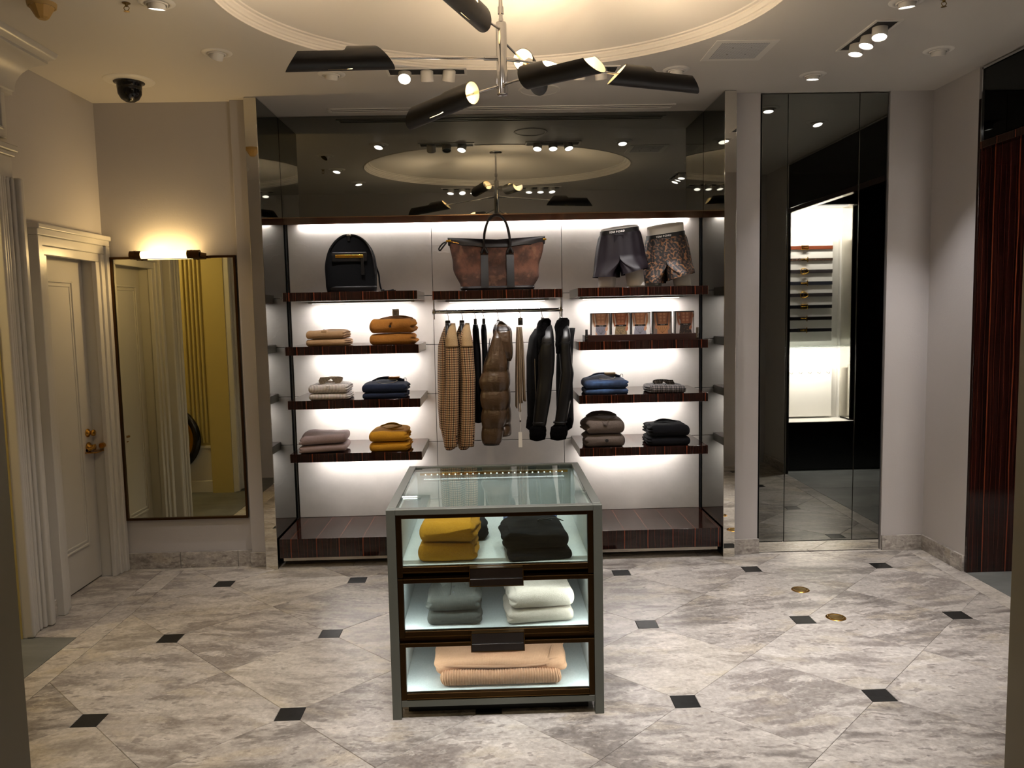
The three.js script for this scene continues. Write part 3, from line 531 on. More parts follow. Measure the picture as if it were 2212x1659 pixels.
// linear slot diffuser in the alcove ceiling
{
  const t = thing('slot_diffuser', 'long slim air slot in the alcove ceiling', 'air vent', [0.155, HC, -0.635]);
  mesh('frame', [bx(-1.21, 1.21, -0.006, 0, -0.05, -0.036, 0.002), bx(-1.21, 1.21, -0.006, 0, -0.008, 0.008, 0.002), bx(-1.21, 1.21, -0.006, 0, 0.036, 0.05, 0.002), bx(-1.21, -1.19, -0.006, 0, -0.05, 0.05), bx(1.19, 1.21, -0.006, 0, -0.05, 0.05)], M.white, t);
  mesh('slot', [bx(-1.19, 1.19, -0.0015, 0, -0.036, -0.008), bx(-1.19, 1.19, -0.0015, 0, 0.008, 0.036)], M.blackGap, t);
}
{
  const t = thing('ceiling_grille', 'square perforated grille in the ceiling beside the oval recess', 'grille', [1.455, HC, 0.53], 0);
  mesh('border', [bx(-0.17, 0.17, -0.004, 0, -0.17, -0.13, 0.001), bx(-0.17, 0.17, -0.004, 0, 0.13, 0.17, 0.001), bx(-0.17, -0.13, -0.004, 0, -0.13, 0.13, 0.001), bx(0.13, 0.17, -0.004, 0, -0.13, 0.13, 0.001)], M.white, t);
  const perf = std({ map: gray(128, 128, (u, v) => { const d = Math.hypot((u * 8) % 1 - 0.5, (v * 8) % 1 - 0.5); return d < 0.3 ? 0.12 : 0.62; }, { metres: [0.07, 0.07] }), roughness: 0.6 });
  const pl = mesh('perforated_plate', bx(-0.13, 0.13, -0.0045, 0, -0.13, 0.13), perf, t);
  for (const [x, z] of [[-0.05, -0.05], [0.05, -0.05], [-0.05, 0.06], [0.05, 0.06]]) mesh('screw', move(cyl(0.004, 0.004, 0.002, 10), x, -0.005, z), M.chrome, pl);
}
{
  const t = thing('ceiling_speaker', 'flush round speaker in the ceiling behind the lowest chandelier shades', 'speaker', [0.39, HC, -0.20]);
  mesh('rim', lathe([[0.118, -0.002], [0.122, -0.006], [0.132, -0.004], [0.134, 0]], 44), M.ceiling, t);
  mesh('cover', lathe([[0.001, -0.002], [0.118, -0.002], [0.119, 0]], 44), M.ceiling, t);
}
function sprinkler(x, z, label) {
  const t = thing('sprinkler', label, 'sprinkler', [x, HC, z], 0, 'fire sprinklers'); t.scale.setScalar(0.5);
  mesh('cup', lathe([[0.012, 0], [0.036, -0.002], [0.034, -0.006], [0.014, -0.012], [0.012, -0.03]], 24), M.oldBrass, t);
  mesh('frame_arms', [tube([[-0.012, -0.028, 0], [-0.024, -0.045, 0], [-0.006, -0.07, 0]], 0.0035, 12, 6), tube([[0.012, -0.028, 0], [0.024, -0.045, 0], [0.006, -0.07, 0]], 0.0035, 12, 6)], M.oldBrass, t);
  mesh('deflector', lathe([[0.001, -0.07], [0.022, -0.071], [0.026, -0.074], [0.001, -0.076]], 20), M.oldBrass, t);
}
sprinkler(-1.565, 1.29, 'small brass sprinkler hanging beside the bright downlight');
sprinkler(2.204, 1.235, 'small dark sprinkler at the top edge near the three-lamp fitting');
{
  const t = thing('security_camera', 'black dome security camera under the ceiling above the door', 'camera', [-2.083, HC, 0.12]);
  mesh('base_plate', lathe([[0.07, -0.012], [0.12, -0.012], [0.142, -0.004], [0.145, 0]], 44), M.white, t);
  mesh('dome', lathe([[0.001, -0.128], [0.025, -0.124], [0.05, -0.108], [0.066, -0.08], [0.07, -0.045], [0.07, -0.018], [0.085, -0.016], [0.088, -0.012]], 40), M.glossBlack, t);
  mesh('camera_eye', move(new THREE.SphereGeometry(0.012, 16, 12), 0.026, -0.108, 0.03), M.steel, t);
}
{
  const t = thing('alarm_strobe', 'yellowed faceted alarm fitting at the ceiling near the heavy cornice', 'alarm', [-1.936, HC, 1.30]); t.scale.setScalar(0.62);
  mesh('collar', lathe([[0.085, -0.03], [0.095, -0.03], [0.10, 0]], 20), std({ color: 0xa88a52, roughness: 0.6 }), t);
  mesh('faceted_cover', toCreasedNormals(lathe([[0.001, -0.115], [0.03, -0.113], [0.045, -0.10], [0.085, -0.03]], 10).toNonIndexed(), 0.2), std({ color: 0xb08d4e, roughness: 0.5 }), t);
}
// ---------- chandelier ----------
{
  const X = 0.122, Z = 1.34, t = thing('chandelier', 'chrome chandelier of crossing arms with six black scooped tube shades', 'chandelier', [X, 0, Z]);
  mesh('stem', [rod([0, 2.98, 0], [0, HC + 0.16, 0], 0.0085, 14), rod([0, 3.055, 0], [0, 3.085, 0], 0.014, 14), rod([0, 3.016, 0], [0, 3.034, 0], 0.011, 14), move(lathe([[0.001, 0], [0.06, 0.0], [0.06, 0.02], [0.001, 0.03]], 28), 0, HC + 0.142, 0)], M.chrome, t);
  mesh('centre_tube', lathe([[0.001, 2.700], [0.02, 2.698], [0.0245, 2.704], [0.0245, 3.012], [0.022, 3.018], [0.001, 3.020]], 32), M.chrome, t);
  const W = (p) => [p[0] - X, p[1], p[2] - Z];
  const shades = [   // inner end, outer end (world), which part of the rim is scooped
    [[-0.385, 2.815, 1.52], [-0.745, 2.775, 1.64], 2.862, 0, 0],
    [[-0.012, 2.685, 1.44], [-0.285, 2.635, 1.24], 2.745, 0.25, 1],
    [[0.035, 2.995, 1.46], [-0.085, 2.985, 1.80], 2.985, -0.35, 0],
    [[0.225, 2.905, 1.18], [0.318, 2.885, 0.85], 2.945, 0.1, 1],
    [[0.214, 2.690, 1.64], [0.470, 2.684, 1.86], 2.745, 0.3, 1],
    [[0.655, 2.805, 1.27], [1.020, 2.785, 1.20], 2.862, 0.1, 0],
  ];
  const R = 0.049;
  const joints = [];
  shades.forEach(([A, B, hy, roll, cutIn], k) => {
    const a = new THREE.Vector3(...W(A)), b = new THREE.Vector3(...W(B)), ax = b.clone().sub(a), len = ax.length(); ax.normalize();
    const up = new THREE.Vector3(0, 1, 0), side = up.clone().cross(ax).normalize(), nrm = ax.clone().cross(side).normalize();
    up.copy(nrm).applyAxisAngle(ax, roll); side.copy(up.clone().cross(ax)).normalize();
    const scoop = (s, th) => {         // th 0 = top; the top of the outer part is cut away
      const open = smooth(0.36, 0.48, s) * 1.05; return Math.abs(th) > open;
    };
    const skin = (r) => {
      const nS = 40, nT = 44, P = [], I = [], U = [];
      for (let i = 0; i <= nS; i++) for (let j = 0; j <= nT; j++) {
        let s = i / nS; const open = smooth(0.34, 0.47, s) * 1.15, th = lerp(open, Math.PI * 2 - open, j / nT), c = Math.cos(th), sn = Math.sin(th);
        const slant0 = cutIn ? -0.12 : 0.5, slant1 = -0.5;                    // oblique ends
        const d = s * len + (1 - s) * slant0 * (c + 0) * R * 3.2 * 0.5 + s * slant1 * c * R * 3.2 * 0.5;
        const p = a.clone().addScaledVector(ax, d).addScaledVector(up, c * r).addScaledVector(side, sn * r);
        P.push(p.x, p.y, p.z); U.push(s, j / nT);
      }
      for (let i = 0; i < nS; i++) for (let j = 0; j < nT; j++) {
        const s = (i + 0.5) / nS; if (s > 0.40 && s < 0.62 && j === Math.round(nT * 0.44)) continue;   // light slit on the underside
        const p = i * (nT + 1) + j, q = p + nT + 1; I.push(p, p + 1, q, p + 1, q + 1, q);
      }
      const g = new THREE.BufferGeometry(); g.setAttribute('position', new THREE.Float32BufferAttribute(P, 3)); g.setAttribute('uv', new THREE.Float32BufferAttribute(U, 2)); g.setIndex(I); g.computeVertexNormals(); return g;
    };
    const sh = mesh('shade', skin(R), M.shadeBlack, t);
    mesh('shade_lining', skin(R - 0.0025), M.shadeGold, sh);
    // arm from the tube into the shade, lamp holder and bulb
    const hub = new THREE.Vector3(0, hy, 0), mid = a.clone().addScaledVector(ax, len * 0.18);
    mesh('arm', [rod(hub.toArray(), mid.toArray(), 0.0055, 10), rod(hub.clone().lerp(mid, 0.03).toArray(), hub.clone().lerp(mid, 0.14).toArray(), 0.0095, 12)], M.chrome, t);
    const h0 = a.clone().addScaledVector(ax, len * 0.2), h1 = a.clone().addScaledVector(ax, len * 0.34);
    mesh('lamp_holder', [rod(h0.toArray(), h1.toArray(), 0.013, 14), rod(mid.toArray(), h0.toArray(), 0.006, 8)], M.brass, t);
    const bc = a.clone().addScaledVector(ax, len * 0.44), bulb = mesh('bulb', move(new THREE.SphereGeometry(0.023, 18, 14), bc.x, bc.y, bc.z), M.bulbGlow, t);
    const pl = new THREE.PointLight(COL.bulb, LEVEL.bulb, 0, 2); pl.position.set(bc.x + X, bc.y, bc.z + Z); pl.castShadow = true; pl.shadow.radius = 1; scene.add(pl);
  });
}
// corridor and hall ceiling lamps, out of the frame; they give the ochre light at both sides
function drumLamp(x, y, z, r, col, k, label) {
  const t = thing('ceiling_lamp', label, 'lamp', [x, y, z], 0);
  mesh('canopy', move(cyl(r * 0.5, r * 0.5, 0.03, 24), 0, -0.015, 0), M.brass, t);
  mesh('glass_drum', move(lathe([[0.001, -0.14], [r * 0.9, -0.135], [r, -0.12], [r, -0.03], [0.001, -0.03]], 32), 0, 0, 0), glow(col, 2), t);
  const pl = new THREE.PointLight(col, k, 0, 2); pl.position.set(x, y - 0.085, z); pl.castShadow = true; pl.shadow.radius = 4; scene.add(pl);
}
drumLamp(-3.5, 2.80, 1.4, 0.13, COL.corridor, LEVEL.corridor, 'warm drum lamp on the corridor ceiling');
drumLamp(-0.6, HC, 4.0, 0.15, COL.hall, LEVEL.hall, 'warm drum lamp on the hall ceiling');
// ---------- bench and shelves of the alcove ----------
{
  const t = thing('display_bench', 'low macassar ebony bench across the foot of the alcove', 'bench', [0.084, 0, -0.57]);
  mesh('veneer_top', bx(-1.52, 1.52, 0.072, 0.204, -0.288, 0.292, 0.002), M.ebony, t);
  mesh('steel_rail', bx(-1.50, 1.50, 0.046, 0.070, 0.15, 0.272, 0.002), M.steel, t);
  mesh('plinth', bx(-1.52, 1.52, 0.001, 0.046, -0.288, 0.12), M.black, t);
}
const SH = [1.876, 1.515, 1.150, 0.787], ST = 0.058, SZ0 = -0.859, SZ1 = -0.29;
function shelf(x0, x1, y, label, k = 1, group = 'ebony shelves of the alcove') {
  const cx = (x0 + x1) / 2, t = thing('wall_shelf', label, 'shelf', [cx, y - ST, SZ0], 0, group), w = (x1 - x0) / 2, d = SZ1 - SZ0;
  mesh('shelf_board', uvBox(bx(-w, w, 0, ST, 0, d, 0.0015), cx * 0.7 + y, 0), M.ebony, t);
  for (const q of [-1, 1]) mesh('edge_cap', bx(q * w - 0.001, q * w + 0.001, 0.001, ST - 0.001, 0, d), M.nickel, t);
  if (k > 0) {
    const u = mesh('light_channel', bx(-w * 0.86, w * 0.86, -0.010, 0, 0.085, 0.115, 0.002), M.nickel, t);
    mesh('led_strip', bx(-w * 0.8, w * 0.8, -0.012, -0.0095, 0.09, 0.11), M.ledGlow, u);
    const r = new THREE.RectAreaLight(COL.shelf, LEVEL.shelf * k, w * 1.6, 0.018); r.position.set(cx, y - ST - 0.016, SZ0 + 0.10); r.lookAt(cx, y - ST - 0.35, SZ0 + 0.05); scene.add(r);
  }
}
const lab = ['top', 'second', 'third', 'lowest'], onL = ['carrying the black backpack', 'carrying beige shirts and camel knits', 'carrying striped shirts and dark jeans', 'carrying mauve trousers and mustard knits'], onR = ['carrying the two underwear torsos', 'carrying the tray of picture boxes', 'carrying blue jeans and a plaid shirt', 'carrying taupe cardigans and black knits'];
SH.forEach((y, k) => shelf(-1.338, -0.446, y, `ebony wall shelf ${onL[k]}`, k === 3 ? 0.8 : 1));
shelf(-0.344, 0.528, 1.868, 'ebony wall shelf above the clothes rail carrying the suede bag', 1.1);
SH.forEach((y, k) => shelf(0.631, 1.513, y - 0.006, `ebony wall shelf ${onR[k]}`, k === 3 ? 0.8 : k === 1 ? 0.8 : 1));
const RAIL_Y = 1.728, RAIL_Z = -0.50;
{
  const t = thing('clothes_rail', 'chrome clothes rail hung below the middle shelf', 'clothes rail', [0.092, RAIL_Y, RAIL_Z]);
  mesh('bar', [rod([-0.44, 0, 0], [0.44, 0, 0], 0.0125, 20), rod([-0.44, 0, 0], [-0.455, 0, 0], 0.016, 20), rod([0.44, 0, 0], [0.455, 0, 0], 0.016, 20)], M.chrome, t);
  for (const s of [-1, 1]) { const p = mesh('drop_post', [rod([s * 0.442, -0.05, 0.014], [s * 0.442, 0.082, 0.014], 0.005, 12), rod([s * 0.442, -0.012, 0.014], [s * 0.442, 0.02, 0.014], 0.011, 14)], M.chrome, t); mesh('fixing_knob', rod([s * 0.442, 0.0, 0.01], [s * 0.442, 0.0, 0.034], 0.009, 14), M.chrome, p); }
}
// ---------- display case ----------
{
  const x0 = -0.407, x1 = 0.494, z0 = 0.862, z1 = 1.807, H = 0.909, cx = (x0 + x1) / 2, cz = (z0 + z1) / 2;
  const t = thing('display_case', 'pewter-framed glass display case with three lit drawers in the middle of the floor', 'display case', [cx, 0, cz]);
  const B = (a, b, c, d, e, f, r = 0.002) => bx(a - cx, b - cx, c, d, e - cz, f - cz, r);
  const P = 0.038;
  for (const [a, b] of [[x0, x0 + P], [x1 - P, x1]]) for (const [c, d] of [[z0, z0 + P], [z1 - P, z1]]) mesh('corner_post', B(a, b, 0, H, c, d), M.pewter, t);
  mesh('top_frame', [B(x0 + P, x1 - P, H - 0.024, H, z1 - P, z1), B(x0 + P, x1 - P, H - 0.024, H, z0, z0 + P), B(x0, x0 + P, H - 0.024, H + 0.0005, z0 + P, z1 - P), B(x1 - P, x1, H - 0.024, H + 0.0005, z0 + P, z1 - P)], M.pewter, t);
  mesh('bottom_rail', B(x0 + P, x1 - P, 0.053, 0.082, z1 - P, z1 - 0.004), M.pewter, t); mesh('bottom_rail', B(x0 + P, x1 - P, 0.053, 0.082, z0, z0 + P), M.pewter, t);
  mesh('glass_top', B(x0 + P, x1 - P, H - 0.012, H - 0.004, z0 + P, z1 - P, 0), M.glass, t);
  mesh('side_panel', [B(x0 + 0.008, x0 + 0.02, 0.06, H - 0.024, z0 + P, z1 - P, 0)], M.pewter, t);
  mesh('side_panel', [B(x1 - 0.02, x1 - 0.008, 0.06, H - 0.024, z0 + P, z1 - P, 0)], M.pewter, t);
  mesh('back_panel', [B(x0 + P, x1 - P, 0.06, H - 0.024, z0 + 0.008, z0 + 0.02, 0)], M.pewter, t);
  mesh('plinth_base', B(x0 + 0.06, x1 - 0.06, 0.0, 0.05, z0 + 0.06, z1 - 0.07, 0), M.black, t);
  mesh('carcass_divider', [B(x0 + P, x1 - P, 0.598, 0.63, z0 + 0.02, z1 - 0.02, 0), B(x0 + P, x1 - P, 0.322, 0.352, z0 + 0.02, z1 - 0.02, 0)], M.darkBronze, t);
  // drawers: outer y, glass y
  const D = [[0.617, 0.886, 0.662, 0.868], [0.357, 0.611, 0.384, 0.592], [0.083, 0.333, 0.111, 0.315]];
  D.forEach(([a, b, c, d], k) => {
    const dr = mesh('drawer_front', [B(x0 + P, x0 + P + 0.024, a, b, z1 - 0.03, z1 - 0.004), B(x1 - P - 0.024, x1 - P, a, b, z1 - 0.03, z1 - 0.004), B(x0 + P + 0.024, x1 - P - 0.024, d, b, z1 - 0.03, z1 - 0.004), B(x0 + P + 0.024, x1 - P - 0.024, c - 0.021, c, z1 - 0.03, z1 - 0.004), B(x0 + P + 0.024, x1 - P - 0.024, a, c - 0.021, z1 - 0.03, z1 - 0.02, 0)], M.darkBronze, t);
    mesh('bead', [B(x0 + P, x1 - P, b - 0.003, b - 0.0005, z1 - 0.012, z1 - 0.0025, 0), B(x0 + P + 0.024, x1 - P - 0.024, c - 0.024, c - 0.02, z1 - 0.014, z1 - 0.0025, 0)], M.bronze, dr);
    mesh('pane', B(x0 + P + 0.02, x1 - P - 0.02, c - 0.004, d + 0.004, z1 - 0.019, z1 - 0.015, 0), M.glass, dr);
    const top = k === 0 ? H - 0.026 : b - 0.002, f = c - 0.012;       // lined tray
    mesh('tray_floor', B(x0 + 0.045, x1 - 0.045, f - 0.016, f, z0 + 0.03, z1 - 0.034, 0.001), M.lining, dr);
    mesh('tray_side', B(x0 + 0.022, x0 + 0.045, f - 0.016, top, z0 + 0.03, z1 - 0.034, 0.001), M.lining, dr);
    mesh('tray_side', B(x1 - 0.045, x1 - 0.022, f - 0.016, top, z0 + 0.03, z1 - 0.034, 0.001), M.lining, dr);
    mesh('tray_back', B(x0 + 0.045, x1 - 0.045, f - 0.016, top, z0 + 0.024, z0 + 0.04, 0.001), M.lining, dr);
    // light strips up both inner front edges, and one along the back of the top drawer
    for (const s of [-1, 1]) {
      const lx = s < 0 ? x0 + 0.047 : x1 - 0.047, ly = (c + d) / 2, lh = (d - c) * 0.94, lz = z1 - 0.044;
      mesh('light_strip', B(Math.min(lx, lx + s * -0.003), Math.max(lx, lx + s * -0.003), ly - lh / 2, ly + lh / 2, lz - 0.006, lz + 0.004, 0), M.caseGlow, dr);
      const r = new THREE.RectAreaLight(COL.caseLed, LEVEL.caseLed * (k ? 1 : 0.05), 0.012, lh); r.position.set(lx - s * 0.006, ly, lz); r.lookAt(lx - s * 0.5, ly - 0.02, lz - 0.55); scene.add(r);
    }
    if (k) {       // strip behind the head rail of the drawer
      mesh('light_strip', B(x0 + 0.06, x1 - 0.06, d + 0.006, d + 0.012, z1 - 0.046, z1 - 0.036, 0), M.caseGlow, dr);
      const r = new THREE.RectAreaLight(COL.caseLed, LEVEL.caseLed * 0.55, 0.76, 0.01); r.position.set(cx, d + 0.003, z1 - 0.042); r.lookAt(cx, d - 0.30, z1 - 0.30); scene.add(r);
    }
    if (k === 0) {
      const st = mesh('led_bar', B(x0 + 0.06, x1 - 0.06, 0.868, 0.880, z0 + 0.042, z0 + 0.056, 0.001), M.gold, dr);
      const bead = new THREE.SphereGeometry(0.0042, 10, 8);
      for (let i = 0; i < 24; i++) mesh('led', move(bead.clone(), lerp(x0 + 0.09, x1 - 0.09, i / 23) - cx, 0.872, z0 + 0.058 - cz), M.caseGlow, st);
      const r = new THREE.RectAreaLight(COL.caseLed, LEVEL.caseLed * 0.42, 0.74, 0.01); r.position.set(cx, 0.866, z0 + 0.066); r.lookAt(cx, 0.60, z0 + 0.35); scene.add(r);
    }
  });
  // ebony grips that bridge two drawers
  for (const [a, m, b] of [[0.579, 0.613, 0.660], [0.297, 0.333, 0.382]]) {
    const g = mesh('drawer_grip', [B(-0.064, 0.156, a + 0.003, m - 0.001, z1 - 0.012, z1 + 0.02), B(-0.064, 0.156, m + 0.001, b - 0.003, z1 - 0.012, z1 + 0.02)], M.grip, t);
    mesh('grip_edge', [B(-0.067, -0.064, a, b, z1 - 0.012, z1 + 0.021, 0), B(0.156, 0.159, a, b, z1 - 0.012, z1 + 0.021, 0), B(-0.067, 0.159, b - 0.003, b, z1 - 0.012, z1 + 0.021, 0), B(-0.067, 0.159, a, a + 0.003, z1 - 0.012, z1 + 0.021, 0)], M.bronze, g);
  }
}
// ---------- wall mirror with its picture lamp ----------
{
  const t = thing('wall_mirror', 'tall bronze-framed mirror on the wall beside the door', 'mirror', [-2.07, 1.24, -0.368]);
  const w = 0.415, h = 0.895, f = 0.015;
  mesh('frame', [bx(-w, w, h - f, h, 0, 0.03, 0.002), bx(-w, w, -h, -h + f, 0, 0.03, 0.002), bx(-w, -w + f, -h + f, h - f, 0, 0.03, 0.002), bx(w - f, w, -h + f, h - f, 0, 0.03, 0.002)], M.mirrorFrame, t);
  mesh('mirror_glass', bx(-w + f, w - f, -h + f, h - f, 0.004, 0.018), M.mirror, t);
  const l = thing('picture_lamp', 'glowing tubular picture lamp clipped to the top of the tall wall mirror', 'lamp', [-2.10, 2.142, -0.30], 0);
  mesh('end_cap', [rod([-0.228, 0, 0], [-0.155, 0, 0], 0.028, 22), rod([-0.20, 0, 0], [-0.19, 0, 0], 0.03, 22)], M.mirrorFrame, l);
  mesh('end_cap', [rod([0.148, 0, 0], [0.228, 0, 0], 0.028, 22), rod([0.17, 0, 0], [0.18, 0, 0], 0.03, 22), rod([0.228, 0, 0], [0.26, -0.006, -0.02], 0.014, 14)], M.mirrorFrame, l);
  mesh('bracket', [bx(-0.24, 0.275, -0.024, -0.008, -0.055, -0.032, 0.003), bx(-0.21, -0.18, -0.02, 0.0, -0.05, 0, 0.003), bx(0.18, 0.21, -0.02, 0.0, -0.05, 0, 0.003)], M.mirrorFrame, l);
  mesh('glass_tube', rod([-0.155, 0, 0], [0.148, 0, 0], 0.024, 22), M.tubeGlow, l);
  for (const k of [-0.1, 0, 0.1]) { const p = new THREE.PointLight(COL.mirrorLamp, LEVEL.mirrorLamp / 30, 0, 2); p.position.set(-2.10 + k, 2.142, -0.30); p.castShadow = true; p.shadow.radius = 1; scene.add(p); }
}
{
  const t = thing('wall_outlet', 'white outlet plate low on the wall beside the fluted casing', 'outlet', [-2.538, 0.445, 0.542], Math.PI / 2);
  mesh('plate', bx(-0.036, 0.036, -0.057, 0.057, 0, 0.006, 0.002), M.white, t);
  mesh('socket', [bx(-0.016, 0.016, 0.008, 0.038, 0.005, 0.008, 0.001), bx(-0.016, 0.016, -0.038, -0.008, 0.005, 0.008, 0.001)], M.white, t);
}
for (const [x, z, l] of [[1.89, 0.405, 'brass floor outlet cover farther from the camera, near the mirror column'], [1.915, 0.845, 'brass floor outlet cover beside a black floor inset, nearer the camera']]) {
  const t = thing('floor_outlet', l, 'floor outlet', [x, 0, z], 0, 'brass floor outlets');
  mesh('cover_ring', lathe([[0.036, 0.002], [0.04, 0.005], [0.05, 0.004], [0.054, 0.0005]], 36), M.brass, t);
  mesh('cap', lathe([[0.001, 0.006], [0.018, 0.006], [0.02, 0.004], [0.034, 0.004], [0.036, 0.002]], 36), M.oldBrass, t);
}
// ---------- round mirror in the corridor ----------
{
  const t = thing('round_mirror', 'round black and gold framed mirror in the corridor, seen in the wall mirror', 'mirror', [-3.17, 0.547, 2.012], Math.PI);
  const ring = (pts) => { const g = lathe(pts, 64); g.rotateX(Math.PI / 2); return g; };
  mesh('black_rim', ring([[0.27, 0.0], [0.275, 0.03], [0.30, 0.045], [0.33, 0.03], [0.34, 0]]), M.glossBlack, t);
  mesh('gold_rim', ring([[0.235, 0.0], [0.238, 0.018], [0.255, 0.03], [0.272, 0.028]]), M.gold, t);
  mesh('mirror_glass', ring([[0.001, 0.012], [0.12, 0.011], [0.237, 0.006], [0.237, 0]]), M.mirror, t);
}
// ---------- lit belt niche in the annex ----------
{
  const X0 = 3.11, X1 = 3.825, Y0 = 0.51, Y1 = 2.75, ZF = 2.40, ZB = 2.74;
  const t = thing('belt_cabinet', 'dark cabinet with a brightly lit niche for belts, seen in the mirror column', 'cabinet', [3.47, 0, ZF]);
  const B = (a, b, c, d, e, f, r = 0) => bx(a - 3.47, b - 3.47, c, d, e - ZF, f - ZF, r);
  mesh('cabinet_front', [B(3.075, 3.7, 0, Y0, ZF, ZF + 0.02), B(3.075, X0, Y0, 2.94, ZF, ZF + 0.02), B(X1, 5.19, 0, 2.94, ZF, ZF + 0.02), B(X0, X1, Y1, 2.94, ZF, ZF + 0.02), B(3.7, X1, 0, Y0, ZF, ZF + 0.02)], M.glossBlack, t);
  mesh('niche_back', B(3.08, 3.86, Y0, Y1 + 0.05, ZB, ZB + 0.02), M.white, t);
  mesh('niche_side', B(3.075, 3.09, Y0, Y1 + 0.05, ZF + 0.02, ZB), M.white, t);
  mesh('side_mirror', B(3.79, 3.80, Y0 + 0.02, Y1, ZF + 0.05, ZB), M.clearMirror, t);
  mesh('corner_post', B(3.775, 3.80, Y0, Y1, ZB - 0.05, ZB), M.white, t);
  mesh('niche_floor', B(3.08, 3.86, Y0 - 0.02, Y0, ZF + 0.02, ZB), M.white, t);
  mesh('niche_top', B(3.08, 3.86, Y1, Y1 + 0.05, ZF + 0.02, ZB), M.white, t);
  mesh('belt_board', B(3.10, 3.675, 1.345, 2.50, ZB - 0.10, ZB - 0.07, 0.004), M.paper, t);
  mesh('glass_shelf', B(3.09, 3.79, 1.29, 1.298, ZF + 0.06, ZB - 0.01), M.glass, t);
  mesh('hook_board', B(3.10, 3.70, 0.53, 1.085, ZB - 0.06, ZB - 0.04, 0.003), M.paper, t);
  const hk = [tube([[0, 0, 0], [0, -0.004, -0.03], [0.004, -0.012, -0.06], [0.008, 0.006, -0.07]], 0.0035, 12, 6)];
  for (let k = 0; k < 6; k++) mesh('hook', merge(hk).translate(3.14 + k * 0.1 - 3.47, 1.01, ZB - 0.06 - ZF), M.steel, t);
  const bar = mesh('light_bar', B(3.1, 3.75, Y1 - 0.012, Y1 - 0.004, ZF + 0.05, ZF + 0.09), M.nicheGlow, t);
  for (const [y, l, k] of [[Y1 - 0.02, 0.66, 1], [1.27, 0.66, 0.8]]) { const r = new THREE.RectAreaLight(COL.niche, LEVEL.niche * k, l, 0.04); r.position.set(3.43, y, ZF + 0.07); r.lookAt(3.43, y - 0.8, ZB + 0.15); scene.add(r); }
  mesh('light_bar', B(3.1, 3.75, 1.277, 1.284, ZF + 0.05, ZF + 0.09), M.nicheGlow, t);
  // belts
  const brown = std({ color: 0x7a3b22, roughness: 0.4 }), grain = std({ color: 0x2a2122, roughness: 0.5, bumpMap: leatherBump, bumpScale: 0.002 }), slateB = std({ color: 0x2c2d36, roughness: 0.4 }), blk = std({ color: 0x17161a, roughness: 0.35 });
  const mats = [brown, M.leopardBelt, grain, slateB, grain, blk, M.leatherDark, blk];
  const kinds = ['frame', 'bar', 'arrow', 'bar', 'arrow', 'frame', 'bar', 'bar'];
  const desc = ['chestnut leather belt with a square gold buckle', 'narrow leopard-print belt with a gold bar buckle', 'dark brown grained belt with an arrow-shaped gold buckle', 'slate grey belt with a gold bar buckle', 'woven black belt with an arrow-shaped gold buckle', 'smooth black belt with a square gold buckle', 'crocodile black belt with a gold bar buckle', 'lowest smooth black belt above the glass shelf'];
  for (let k = 0; k < 8; k++) {
    const y = lerp(2.335, 1.465, k / 7), hw = k === 1 ? 0.014 : 0.0185, zf = ZB - 0.108;
    const b = thing('belt', desc[k], 'belt', [3.37, y, zf], Math.PI, 'belts in the lit niche');
    mesh('strap', [bx(-0.30, 0.265, -hw, hw, -0.003, 0.003, 0.002)], mats[k], b);
    const by = hw + 0.006, bk = [];
    if (kinds[k] === 'frame') bk.push(bx(-0.04, 0.04, by - 0.006, by, 0.002, 0.010, 0.002), bx(-0.04, 0.04, -by, -by + 0.006, 0.002, 0.010, 0.002), bx(-0.04, -0.033, -by, by, 0.002, 0.01, 0.002), bx(0.033, 0.04, -by, by, 0.002, 0.01, 0.002), bx(-0.036, 0.04, -0.003, 0.003, 0.006, 0.012, 0.001));
    if (kinds[k] === 'bar') bk.push(bx(-0.034, -0.024, -by - 0.006, by + 0.006, 0.003, 0.012, 0.003), bx(-0.026, 0.04, -0.005, 0.005, 0.004, 0.012, 0.003));
    if (kinds[k] === 'arrow') bk.push(tube([[0.035, -by, 0.006], [0.035, by, 0.006], [-0.015, by, 0.006], [-0.042, 0, 0.006], [-0.015, -by, 0.006]], 0.0045, 60, 8, true), bx(0.004, 0.01, -by, by, 0.004, 0.01, 0.001));
    mesh('buckle', bk, M.gold, b);
    mesh('keeper', bx(0.05, 0.062, -hw - 0.002, hw + 0.002, -0.004, 0.005, 0.001), mats[k], b);
  }
}
// ---------- folded clothes ----------
function smoothNormals(g) {
  g.computeVertexNormals(); const p = g.attributes.position, n = g.attributes.normal, m = new Map();
  const key = i => `${Math.round(p.getX(i) * 2e4)},${Math.round(p.getY(i) * 2e4)},${Math.round(p.getZ(i) * 2e4)}`;
  for (let i = 0; i < p.count; i++) { const k = key(i), v = m.get(k) || [0, 0, 0]; v[0] += n.getX(i); v[1] += n.getY(i); v[2] += n.getZ(i); m.set(k, v); }
  for (let i = 0; i < p.count; i++) { const v = m.get(key(i)), l = Math.hypot(...v) || 1; n.setXYZ(i, v[0] / l, v[1] / l, v[2] / l); }
  return g;
}
